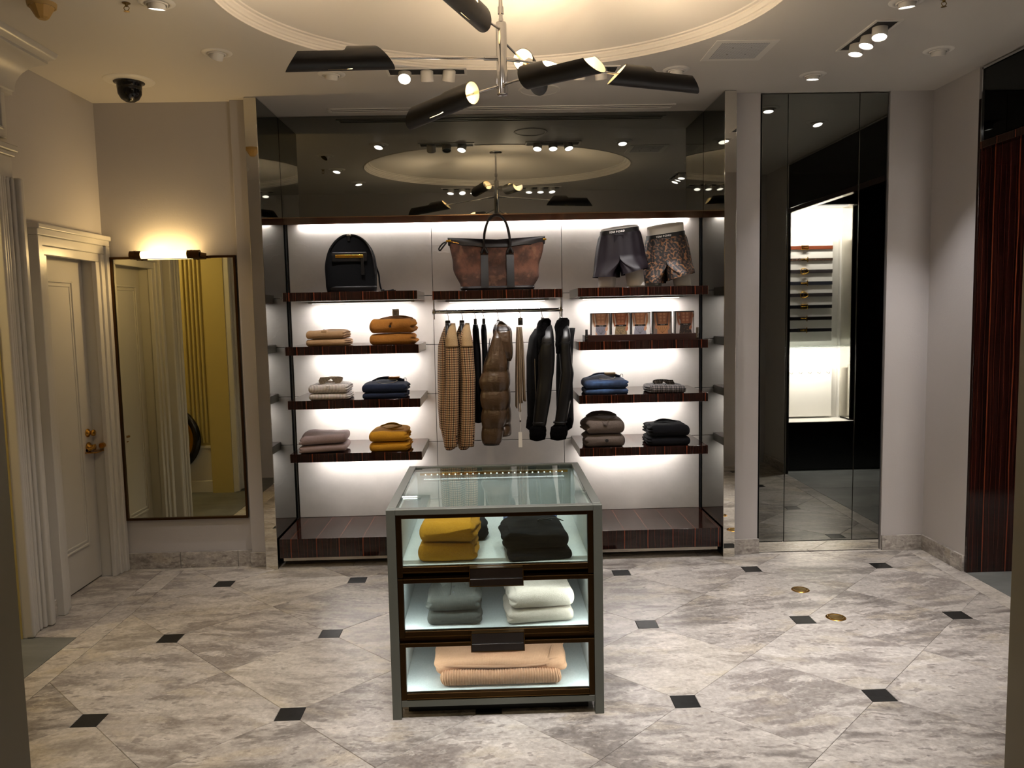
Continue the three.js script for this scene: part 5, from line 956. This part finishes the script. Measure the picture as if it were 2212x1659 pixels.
// ---------- tray of picture boxes ----------
{
  const y = SH[1] - 0.006, t = thing('display_tray', 'dark ebony tray with metal posts holding picture boxes', 'tray', [1.068, y, -0.385]);
  mesh('tray_floor', bx(-0.39, 0.39, 0, 0.012, -0.075, 0.065, 0.002), M.wood, t);
  mesh('tray_rim', [bx(-0.39, 0.39, 0.008, 0.042, 0.052, 0.065, 0.002), bx(-0.39, 0.39, 0.008, 0.042, -0.075, -0.062, 0.002), bx(-0.39, -0.377, 0.008, 0.042, -0.062, 0.052, 0.002), bx(0.377, 0.39, 0.008, 0.042, -0.062, 0.052, 0.002)], M.wood, t);
  for (const s of [-1, 1]) { const p = mesh('end_post', bx(s * 0.378 - 0.009, s * 0.378 + 0.009, 0.008, 0.082, 0.064, 0.072, 0.004), s < 0 ? M.black : M.steel, t); for (const k of [0.02, 0.036]) mesh('rivet', move(cyl(0.004, 0.004, 0.004, 12).rotateX(Math.PI / 2), s * 0.378, k, 0.073), M.chrome, p); }
  const skins = ['#b98a6e', '#a8694c', '#c08a6a', '#9c6a4e', '#8d5a42'], wear = ['#77757f', '#7d6a50', '#8b8994', '#a5744c', '#2c2422'], backs = ['#d9d2cc', '#e6e0da', '#e8e4e0', '#6e625c', '#a39a96'];
  const names = ['grey briefs', 'golden boxers', 'pale grey trunks', 'tan briefs', 'dark patterned boxers'];
  const xs = [0.792, 0.931, 1.070, 1.216, 1.370];
  xs.forEach((x, k) => {
    const tex = canvasTex(192, 240, (c, w, h) => {
      c.fillStyle = backs[k]; c.fillRect(0, 0, w, h);
      const dx = [4, 0, -10, 2, 8][k];
      c.fillStyle = skins[k]; c.beginPath(); c.moveTo(34 + dx, 0); c.quadraticCurveTo(48 + dx, 60, 52 + dx, 112); c.lineTo(140 + dx, 112); c.quadraticCurveTo(146 + dx, 60, 158 + dx, 0); c.closePath(); c.fill();
      // arms
      c.beginPath(); c.moveTo(8 + dx, 0); c.quadraticCurveTo(14, 80, 30 + dx, 130); c.lineTo(44 + dx, 126); c.quadraticCurveTo(28, 60, 30 + dx, 0); c.fill();
      c.beginPath(); c.moveTo(170 + dx, 0); c.quadraticCurveTo(180, 70, k === 2 ? 150 : 166, 130); c.lineTo(k === 2 ? 132 : 150, 140); c.quadraticCurveTo(156, 60, 154 + dx, 0); c.fill();
      if (k === 4) { c.beginPath(); c.ellipse(70, 60, 40, 22, 0.3, 0, 7); c.ellipse(150, 48, 52, 20, -0.35, 0, 7); c.fill(); }
      // muscles printed in darker and lighter skin tones
      c.strokeStyle = 'rgba(60,26,16,0.30)'; c.lineWidth = 3; c.beginPath(); c.moveTo(96 + dx, 0); c.lineTo(96 + dx, 106); c.stroke();
      for (let r = 0; r < 3; r++) for (const s of [-1, 1]) { for (let q = 5; q > 0; q--) { c.fillStyle = 'rgba(255,220,188,0.07)'; c.beginPath(); c.ellipse(96 + dx + s * 18, 20 + r * 30, 3 + q * 2.4, 2 + q * 2.2, 0, 0, 7); c.fill(); } c.strokeStyle = 'rgba(60,26,16,0.22)'; c.lineWidth = 2; c.beginPath(); c.moveTo(96 + dx + s * 3, 36 + r * 30); c.quadraticCurveTo(96 + dx + s * 18, 41 + r * 30, 96 + dx + s * 32, 32 + r * 30); c.stroke(); }
      for (const s of [-1, 1]) for (let q = 0; q < 6; q++) { c.strokeStyle = 'rgba(50,20,12,0.07)'; c.lineWidth = 4 + q * 4; c.beginPath(); c.moveTo(96 + dx + s * 62, 0); c.quadraticCurveTo(96 + dx + s * 46, 60, 96 + dx + s * 46, 112); c.stroke(); }
      // underwear
      c.fillStyle = wear[k]; c.beginPath(); c.moveTo(44 + dx, 124); const brief = k === 3 || k === 0; c.lineTo(148 + dx, 124); c.lineTo(brief ? 150 + dx : 166 + dx, brief ? 168 : 236); c.lineTo(112 + dx, 238); c.lineTo(96 + dx, 206); c.lineTo(82 + dx, 238); c.lineTo(brief ? 42 + dx : 30 + dx, brief ? 168 : 236); c.closePath(); c.fill();
      c.fillStyle = skins[k]; if (brief) { c.beginPath(); c.moveTo(42 + dx, 170); c.lineTo(82 + dx, 238); c.lineTo(40 + dx, 240); c.fill(); c.beginPath(); c.moveTo(150 + dx, 170); c.lineTo(112 + dx, 238); c.lineTo(158 + dx, 240); c.fill(); }
      c.strokeStyle = 'rgba(20,14,12,0.4)'; c.lineWidth = 3; for (let r = 0; r < 5; r++) { c.beginPath(); c.moveTo(96 + dx, 196); c.quadraticCurveTo(60 + r * 18 + dx, 170, 52 + r * 22 + dx, 140); c.stroke(); }
      if (k === 4 || k === 1) { c.fillStyle = k === 4 ? 'rgba(150,110,70,0.5)' : 'rgba(205,175,120,0.45)'; for (let r = 0; r < 26; r++) { c.beginPath(); c.ellipse(44 + hash(r, k, 1) * 106 + dx, 140 + hash(r, k, 2) * 84, 5, 3, r, 0, 7); c.fill(); } }
      c.fillStyle = '#0c0a0a'; c.fillRect(42 + dx, 112, 110, 15); c.fillStyle = '#cfc8c0'; c.font = 'bold 9px sans-serif'; c.textAlign = 'center'; c.fillText('TOM FORD', 98 + dx, 123);
      c.fillStyle = skins[k]; c.beginPath(); c.ellipse(k === 2 ? 140 : 156, 150, 14, 22, 0.3, 0, 7); if (k === 3) c.ellipse(36, 140, 14, 20, -0.2, 0, 7); c.fill();
      c.strokeStyle = '#1a1514'; c.lineWidth = 12; c.strokeRect(0, 0, w, h);
    });
    const b = thing('underwear_box', `slim picture box printed with ${names[k]} in the tray`, 'box', [x, y + 0.013, -0.385], 0, 'underwear boxes in the tray');
    mesh('carton', bx(-0.066, 0.066, 0, 0.178 + (k > 2 ? 0.003 : 0), -0.03, 0.02, 0.0015), M.black, b);
    const pg = new THREE.PlaneGeometry(0.13, 0.176); pg.translate(0, 0.0895, 0.0208); mesh('printed_front', pg, std({ map: tex, roughness: 0.35 }), b);
  });
}
// ---------- hanging clothes ----------
const place = (name, geo, mat, t) => { const g = Array.isArray(geo) ? merge(geo) : geo; g.translate(-t.position.x, -t.position.y, -t.position.z); return mesh(name, g, mat, t); };
const pw = (tab, y) => { for (let i = 0; i < tab.length - 1; i++) { const a = tab[i], b = tab[i + 1]; if ((y <= a[0] && y >= b[0]) || (y >= a[0] && y <= b[0])) { const k = (y - a[0]) / (b[0] - a[0]); return a.map((v, q) => lerp(v, b[q], k)); } } return Math.abs(y - tab[0][0]) < Math.abs(y - tab.at(-1)[0]) ? tab[0] : tab.at(-1); };
// rows: [y, x, z, rx, rz]
function limb(tab, n, o = {}) {
  const y0 = tab[0][0], y1 = tab.at(-1)[0], R = [];
  for (let j = 0; j <= n; j++) { const y = lerp(y1, y0, j / n), q = pw(tab, y); let f = 1; if (o.bulge) f = o.bulge(y); R.push({ c: [q[1], y, q[2]], rx: q[3] * f, rz: q[4] * f, e: o.e || 2.3, turn: o.turn || 0 }); }
  return loft(R, o.around || 40, { bump: (X, Y, Z, a, k, nx, nz) => { const amp = o.amp ?? 0.008, g = (n3(X * 9 + (o.seed || 0), Y * 6, Z * 9, 2) - 0.5) * amp * 2 + Math.sin(a * (o.folds || 4) + (o.seed || 0) + Y * 3) * amp * 0.45 + (o.fine ? (n3(X * 60, Y * 60, Z * 60, 7) - 0.5) * o.fine : 0) + (o.pucker ? o.pucker(Y, a) : 0); return [X + nx * g, Y, Z + nz * g]; } });
}
function hanger(x, label, bottom, wide = 0) {
  const t = thing('clothes_hanger', label, 'hanger', [x, RAIL_Y, RAIL_Z], 0, 'hangers on the rail');
  mesh('hook', tube([[0, 0.002, -0.0175], [0, 0.0168, -0.007], [0, 0.0172, 0.004], [0, 0.008, 0.0178], [0.004, -0.012, 0.012], [0.009, -0.03, 0.004], [0.010, bottom - RAIL_Y, 0]], 0.0022, 40, 8), M.chrome, t);
  return t;
}
function coat(dx, k, label, hl) {
  const h = hanger(-0.262 + dx, hl, 1.665);
  mesh('neck_cap', bx(-0.012, 0.022, -0.10, -0.058, -0.02, 0.03, 0.006), M.leatherDark, h);
  const t = thing('checked_coat', label, 'coat', [-0.25 + dx, 0.77, -0.45], 0, 'checked coats');
  const S = x => x + dx;
  place('body', limb([[1.635, S(-0.252), -0.50, 0.022, 0.06], [1.57, S(-0.268), -0.51, 0.034, 0.13], [1.50, S(-0.285), -0.535, 0.040, 0.155], [1.3, S(-0.292), -0.535, 0.042, 0.158], [1.05, S(-0.298), -0.535, 0.042, 0.16], [0.92, S(-0.296), -0.535, 0.041, 0.16], [0.905, S(-0.288), -0.535, 0.040, 0.16], [0.772, S(-0.266), -0.535, 0.036, 0.15]], 60, { amp: 0.006, folds: 7, seed: 3 + k }), M.check, t);
  place('sleeve', limb([[1.60, S(-0.233), -0.34, 0.022, 0.03], [1.555, S(-0.226), -0.32, 0.04, 0.05], [1.49, S(-0.223), -0.31, 0.044, 0.056], [1.27, S(-0.226 + k * 0.012), -0.305, 0.046, 0.056], [1.0, S(-0.238 + k * 0.014), -0.305, 0.047, 0.055], [0.812, S(-0.247 + k * 0.014), -0.31, 0.046, 0.05]], 40, { amp: 0.004, folds: 3, seed: 9 + k }), M.check, t);
  place('sleeve', limb([[1.57, S(-0.26), -0.68, 0.03, 0.04], [1.45, S(-0.27), -0.70, 0.04, 0.05], [1.1, S(-0.28), -0.71, 0.042, 0.05], [0.82, S(-0.28), -0.71, 0.04, 0.048]], 24, { amp: 0.004, seed: 5 }), M.check, t);
  place('collar', limb([[1.650, S(-0.216), -0.40, 0.014, 0.03], [1.61, S(-0.222), -0.35, 0.028, 0.05], [1.555, S(-0.226), -0.318, 0.040, 0.056], [1.492, S(-0.223), -0.308, 0.0465, 0.0595]], 16, { amp: 0.003, seed: 2 }), M.herring, t);
  place('neck_lining', limb([[1.652, S(-0.255), -0.42, 0.016, 0.05], [1.60, S(-0.256), -0.38, 0.014, 0.05], [1.53, S(-0.258), -0.34, 0.007, 0.035]], 10, { amp: 0.003 }), M.black, t);
  place('cuff_button', [0, 1, 2].map(q => move(cyl(0.006, 0.006, 0.004, 12).rotateX(Math.PI / 2), S(-0.205 + k * 0.014), 0.845 + q * 0.022, -0.256)), M.wood, t);
}
coat(0, 0, 'brown gun-club checked coat at the left end of the rail', 'hanger of the outermost checked coat');
coat(0.098, 1, 'brown gun-club checked coat hanging next to the black trousers', 'hanger of the inner checked coat');
function trousersOnClips(x, label, hl, w, bot, seed) {
  const h = hanger(x - 0.008, hl, 1.672);
  mesh('clip_bar', [bx(0.002, 0.018, -0.062, -0.054, -0.10, 0.12, 0.002)], M.chrome, h);
  for (const z of [0.06, 0.115]) mesh('clip', [bx(0.0, 0.02, -0.088, -0.05, z - 0.008, z + 0.008, 0.003)], M.black, h);
  const t = thing('hanging_trousers', label, 'trousers', [x, bot, -0.52], 0, 'black trousers on clips');
  place('cloth', limb([[1.635, x, -0.50, w * 0.55, 0.09], [1.60, x, -0.51, w * 0.8, 0.11], [1.45, x + 0.004, -0.52, w * 0.9, 0.12], [1.2, x + 0.006, -0.52, w, 0.12], [bot, x + 0.006, -0.52, w, 0.115]], 34, { amp: 0.005, folds: 5, seed }), M.blackWool, t);
  place('waistband', limb([[1.637, x, -0.50, w * 0.62, 0.092], [1.602, x, -0.51, w * 0.85, 0.112]], 3, { amp: 0.002 }), M.blackKnit, t);
}
trousersOnClips(-0.066, 'black trousers hanging beside the inner checked coat', 'clip hanger beside the inner checked coat', 0.026, 0.955, 4);
trousersOnClips(-0.008, 'black trousers hanging against the quilted jacket', 'clip hanger beside the quilted jacket', 0.022, 0.98, 8);
{ // puffer
  const h = hanger(0.084, 'hanger of the quilted jacket', 1.665); mesh('neck_cap', bx(0.0, 0.022, -0.085, -0.06, -0.02, 0.03, 0.006), M.wood, h);
  const t = thing('puffer_jacket', 'glossy brown quilted down jacket with a hood', 'jacket', [0.07, 0.82, -0.45]);
  const seams = [1.462, 1.322, 1.195, 1.066, 0.940, 0.826];
  const bulge = y => { for (let i = 0; i < seams.length - 1; i++) if (y <= seams[i] && y >= seams[i + 1]) { const k = (y - seams[i + 1]) / (seams[i] - seams[i + 1]); return 0.86 + 0.20 * Math.pow(Math.sin(k * Math.PI), 0.55); } return 0.95; };
  const puck = (amp) => (y, a) => { let d = 1; for (const s of seams) d = Math.min(d, Math.abs(y - s)); return amp * Math.exp(-d * 55) * Math.sin(a * 23 + Math.sin(y * 50) * 2) + amp * 0.5 * Math.exp(-d * 30) * Math.sin(a * 11); };
  place('sleeve', limb([[1.60, 0.088, -0.36, 0.02, 0.03], [1.55, 0.085, -0.34, 0.04, 0.06], [1.462, 0.075, -0.32, 0.058, 0.07], [1.322, 0.060, -0.31, 0.084, 0.08], [1.255, 0.053, -0.305, 0.096, 0.085], [1.066, 0.058, -0.305, 0.092, 0.085], [0.940, 0.043, -0.31, 0.078, 0.075], [0.826, 0.030, -0.315, 0.064, 0.065]], 80, { amp: 0.008, folds: 3, seed: 3, bulge, pucker: puck(0.0045), around: 72 }), M.puffer, t);
  place('cuff', limb([[0.830, 0.030, -0.315, 0.056, 0.056], [0.818, 0.030, -0.315, 0.054, 0.054]], 3, { amp: 0.002 }), M.black, t);
  place('body', limb([[1.60, 0.10, -0.52, 0.03, 0.10], [1.52, 0.10, -0.52, 0.06, 0.17], [1.322, 0.104, -0.53, 0.062, 0.18], [1.066, 0.106, -0.53, 0.066, 0.18], [0.865, 0.11, -0.52, 0.058, 0.17]], 60, { amp: 0.005, folds: 4, seed: 8, bulge, pucker: puck(0.003), around: 56 }), M.puffer, t);
  place('hood', limb([[1.660, 0.106, -0.43, 0.012, 0.03], [1.635, 0.110, -0.41, 0.045, 0.065], [1.585, 0.120, -0.39, 0.066, 0.09], [1.52, 0.128, -0.375, 0.060, 0.095], [1.45, 0.144, -0.375, 0.048, 0.085], [1.405, 0.156, -0.375, 0.03, 0.06], [1.385, 0.162, -0.375, 0.010, 0.03]], 40, { amp: 0.012, folds: 5, seed: 12, fine: 0.004 }), M.puffer, t);
  place('hood_band', limb([[1.622, 0.1135, -0.405, 0.052, 0.074], [1.606, 0.118, -0.398, 0.061, 0.083], [1.592, 0.1185, -0.393, 0.064, 0.088]], 8, { amp: 0.012, folds: 5, seed: 12 }), M.pufferDark, t);
  place('drawcord', tube([[0.035, 1.545, -0.285], [0.028, 1.50, -0.262], [0.012, 1.42, -0.25], [0.0, 1.39, -0.25]], 0.003, 24, 6), M.black, t);
}
{ // tan trousers folded over a clip hanger, with a swing tag
  const h = hanger(0.240, 'clip hanger of the tan trousers', 1.68);
  mesh('clip_bar', [bx(-0.004, 0.012, -0.068, -0.048, -0.06, 0.16, 0.003)], M.steel, h); mesh('clip', [bx(-0.012, 0.02, -0.10, -0.05, 0.13, 0.15, 0.003)], M.black, h);
  const t = thing('hanging_trousers', 'tan trousers folded lengthwise on a clip hanger with a white swing tag', 'trousers', [0.24, 1.04, -0.42]);
  [[0.214, 1.065, 0.008, 0.0], [0.230, 1.04, 0.008, 0.01], [0.242, 1.10, 0.008, -0.01], [0.258, 1.11, 0.009, 0.0]].forEach(([x, b, w, o], k) => place('leg_fold', limb([[1.615, lerp(0.236, x, 0.45), -0.40, w * 0.8, 0.08], [1.50, lerp(0.238, x, 0.8), -0.40 + o, w, 0.09], [1.3, x, -0.40 + o, w * 1.15, 0.095], [b, x + (k - 1.5) * 0.004, -0.40 + o, w * 1.2, 0.10]], 26, { amp: 0.005, folds: 3, seed: k * 3, around: 32 }), M.tan, t));
  place('tag_cord', [tube([[0.225, 1.10, -0.295], [0.222, 1.03, -0.285], [0.228, 0.98, -0.283]], 0.0016, 16, 5), tube([[0.236, 1.10, -0.295], [0.232, 1.03, -0.285], [0.228, 0.98, -0.283], [0.226, 0.905, -0.283]], 0.0016, 20, 5)], M.paper, t);
  place('cord_bead', move(new THREE.SphereGeometry(0.006, 12, 10), 0.228, 0.98, -0.283), M.wood, t);
  place('swing_tag', bx(0.213, 0.238, 0.80, 0.905, -0.2855, -0.2825, 0.001), M.paper, t);
}
function shearling(dx, k, label, hl) {
  const h = hanger(0.392 + dx, hl, 1.66); mesh('neck_cap', bx(0.0, 0.022, -0.075, -0.05, -0.02, 0.03, 0.006), M.chrome, h);
  const t = thing('shearling_jacket', label, 'jacket', [0.40 + dx, 0.84, -0.45], 0, 'black shearling jackets'), S = x => x + dx;
  const mid = k ? 0.552 - dx : 0.410, low = k ? 0.497 - dx : 0.357;
  place('sleeve', limb([[1.625, S(0.424), -0.40, 0.03, 0.03], [1.59, S(0.422), -0.36, 0.041, 0.045], [1.54, S(0.419), -0.33, 0.046, 0.052], [1.48, S(0.417), -0.315, 0.047, 0.052], [1.30, S(mid), -0.30, 0.052, 0.050], [1.15, S(lerp(mid, low, 0.4)), -0.295, 0.050, 0.047], [0.945, S(low), -0.295, 0.043, 0.043]], 48, { amp: 0.011, folds: 2, seed: 3 + k * 4, e: 2.7 }), M.leather, t);
  place('shoulder_seam', [tube([[S(0.366), 1.488, -0.30], [S(0.385), 1.508, -0.272], [S(0.415), 1.516, -0.258], [S(0.447), 1.508, -0.268], [S(0.466), 1.488, -0.295]], 0.0022, 30, 6), tube([[S(0.367), 1.480, -0.30], [S(0.385), 1.500, -0.270], [S(0.415), 1.508, -0.256], [S(0.447), 1.500, -0.266], [S(0.466), 1.480, -0.294]], 0.0018, 30, 6)], M.leather, t);
  place('cuff_seam', limb([[0.972, S(lerp(mid, low, 0.93)), -0.295, 0.046, 0.052], [0.966, S(lerp(mid, low, 0.95)), -0.295, 0.047, 0.053], [0.960, S(low), -0.295, 0.046, 0.052]], 3, { amp: 0.001 }), M.leather, t);
  place('fur_cuff', limb([[0.948, S(low - 0.003), -0.295, 0.036, 0.042], [0.93, S(low - 0.008), -0.292, 0.052, 0.056], [0.885, S(low - 0.012), -0.292, 0.055, 0.06], [0.85, S(low - 0.016), -0.292, 0.05, 0.05], [0.842, S(low - 0.016), -0.292, 0.025, 0.025]], 26, { amp: 0.006, fine: 0.010, seed: 5, around: 48 }), M.fur, t);
  place('body', limb([[1.60, S(0.385), -0.50, 0.035, 0.08], [1.54, S(0.36), -0.51, 0.05, 0.14], [1.4, S(0.345), -0.52, 0.055, 0.155], [1.2, S(0.343), -0.52, 0.056, 0.16], [1.0, S(0.343), -0.52, 0.056, 0.16], [0.955, S(0.345), -0.52, 0.055, 0.155]].map(r => k ? [r[0], r[1] + 0.085, r[2], r[3], r[4]] : r), 36, { amp: 0.006, folds: 5, seed: 7 + k }), M.blackWool, t);
  place('fur_hem', limb([[0.985, S(0.345 + k * 0.085), -0.52, 0.056, 0.155], [0.95, S(0.345 + k * 0.085), -0.52, 0.062, 0.16], [0.905, S(0.34 + k * 0.08), -0.52, 0.064, 0.15], [0.885, S(0.34 + k * 0.08), -0.52, 0.04, 0.11]], 18, { amp: 0.006, fine: 0.010, around: 56 }), M.fur, t);
  place('fur_collar', limb([[1.672, S(0.424), -0.41, 0.016, 0.04], [1.655, S(0.416), -0.42, 0.040, 0.06], [1.61, S(0.405), -0.41, 0.046, 0.07], [1.56, S(0.396), -0.37, 0.034, 0.075], [1.50, S(0.378), -0.35, 0.020, 0.06], [1.43, S(0.37), -0.335, 0.010, 0.04]], 30, { amp: 0.008, fine: 0.010, seed: 2, around: 48 }), M.fur, t);
  if (!k) place('zip', tube([[S(0.335 + k * 0.23), 1.40, -0.31], [S(0.335 + k * 0.235), 1.25, -0.30], [S(0.34 + k * 0.23), 1.05, -0.31]], 0.003, 20, 6), M.steel, t);
}
shearling(0, 0, 'black leather shearling jacket beside the tan trousers', 'hanger of the shearling jacket beside the tan trousers');
shearling(0.124, 1, 'black leather shearling jacket at the end of the rail nearest the picture boxes', 'hanger at the end of the rail nearest the picture boxes');
// ---------- goods in the display case ----------
{
  const F = [0.651, 0.373, 0.100], ZC = 1.60;
  folded('folded_sweater', 'lower mustard folded sweater in the top drawer of the case', 'sweater', M.mustard, [-0.160, F[0], ZC], 0.256, 0.085, 0.25, { seed: 111, flat: 0.12, layers: 2 }, 'mustard sweaters in the case', -0.03);
  folded('folded_sweater', 'upper mustard folded sweater in the top drawer of the case', 'sweater', M.mustard, [-0.153, F[0] + 0.084, ZC], 0.252, 0.090, 0.25, { seed: 115, layers: 2, rough: 1.1 }, 'mustard sweaters in the case', -0.05);
  folded('folded_trousers', 'lower black folded trousers in the top drawer of the case', 'trousers', M.blackWool, [0.228, F[0], ZC], 0.275, 0.045, 0.26, { seed: 121, flat: 0.12, layers: 2, ends: 'L' }, 'black trousers in the case', 0.10);
  { const t = folded('folded_trousers', 'upper black folded trousers with a drawstring in the top drawer of the case', 'trousers', M.blackWool, [0.212, F[0] + 0.046, ZC - 0.01], 0.285, 0.075, 0.27, { seed: 126, layers: 2, ends: 'L', rise: 0.03, rough: 1.2 }, 'black trousers in the case', 0.10);
    mesh('drawstring', [tube([[0.02, 0.10, 0.02], [0.04, 0.115, 0.05], [0.07, 0.11, 0.06], [0.08, 0.102, 0.03]], 0.0025, 24, 6), tube([[0.03, 0.10, 0.02], [0.09, 0.112, 0.04], [0.13, 0.10, 0.05]], 0.0025, 24, 6)], M.black, t); }
  folded('folded_shorts', 'blue checked folded shorts behind the black trousers in the case', 'shorts', M.bluePlaid, [0.22, F[0], 1.26], 0.27, 0.11, 0.22, { seed: 131, layers: 3 });
  folded('folded_scarf', 'dark rolled scarf behind the mustard sweaters in the case', 'scarf', M.blackWool, [-0.05, F[0], 1.32], 0.12, 0.075, 0.2, { seed: 136, layers: 2 });
  folded('folded_polo', 'lower grey folded knitted polo in the middle drawer', 'polo shirt', M.greyKnit, [-0.140, F[1], ZC], 0.236, 0.060, 0.25, { seed: 141, flat: 0.12, layers: 2 }, 'grey knitted polos');
  { const t = folded('folded_polo', 'upper grey folded knitted polo with buttons in the middle drawer', 'polo shirt', M.greyKnit, [-0.143, F[1] + 0.060, ZC], 0.240, 0.066, 0.25, { seed: 146, layers: 2, rise: 0.03, riseAt: 0, rough: 1.1, ends: 'both' }, 'grey knitted polos');
    mesh('placket', [lip([[-0.014, 0.04, 0.125], [-0.014, 0.066, 0.10], [-0.012, 0.084, 0.05], [-0.012, 0.096, 0.0]], 0.0025)], M.greyKnit, t);
    for (const [y, z, m] of [[0.074, 0.085, M.black], [0.086, 0.048, M.black]]) mesh('button', move(cyl(0.005, 0.005, 0.004, 14).rotateX(0.9), 0.0, y, z), m, t);
    mesh('button', move(cyl(0.006, 0.006, 0.004, 14).rotateX(1.2), 0.0, 0.102, 0.005), M.paper, t);
    collar(t, 0.096, -0.03, 0.06, M.greyKnit); }
  folded('folded_trousers', 'lower cream folded trousers in the middle drawer', 'trousers', M.cream, [0.225, F[1], ZC], 0.29, 0.062, 0.26, { seed: 151, flat: 0.12, layers: 2, ends: 'L' }, 'cream trousers', 0.10);
  folded('folded_trousers', 'upper cream folded trousers in the middle drawer', 'trousers', M.cream, [0.232, F[1] + 0.063, ZC - 0.01], 0.285, 0.085, 0.28, { seed: 156, layers: 2, ends: 'L', rise: 0.03 }, 'cream trousers', 0.10);
  // sand turtleneck: broad folded body over a ribbed hem, rolled collar on top
  const t = thing('folded_turtleneck', 'sand ribbed turtleneck spread folded in the bottom drawer', 'sweater', [0.055, F[2], 1.55]);
  mesh('ribbed_hem', foldGeo(0.53, 0.058, 0.16, { seed: 161, layers: 1, ends: 'both', rough: 0.5, ribs: 46 }).translate(0, 0, 0.105), M.sand, t);
  const body = foldGeo(0.585, 0.072, 0.36, { seed: 166, layers: 2, ends: 'both', rough: 0.7, rise: 0.035 }); body.rotateX(0.12); body.translate(0, 0.052, -0.04);
  mesh('knit_body', body, M.sand, t);
  const edge = [tube([[-0.285, 0.070, 0.06], [-0.27, 0.077, 0.125], [-0.2, 0.078, 0.143], [0, 0.072, 0.149], [0.16, 0.074, 0.147], [0.215, 0.08, 0.141]], 0.006, 60, 8), tube([[0.20, 0.07, 0.15], [0.215, 0.10, 0.12], [0.235, 0.122, 0.06]], 0.005, 24, 8), tube([[0.215, 0.09, 0.135], [0.262, 0.092, 0.12], [0.285, 0.08, 0.08], [0.28, 0.062, 0.10]], 0.006, 30, 8)];
  mesh('knit_edge', edge, M.sand, t);
  mesh('rolled_collar', foldGeo(0.205, 0.034, 0.13, { seed: 171, layers: 1, ends: 'both', rough: 0.5, ribs: 20 }).rotateX(0.22).translate(-0.012, 0.134, 0.045), M.sand, t);
}
renderer.render(scene, camera);
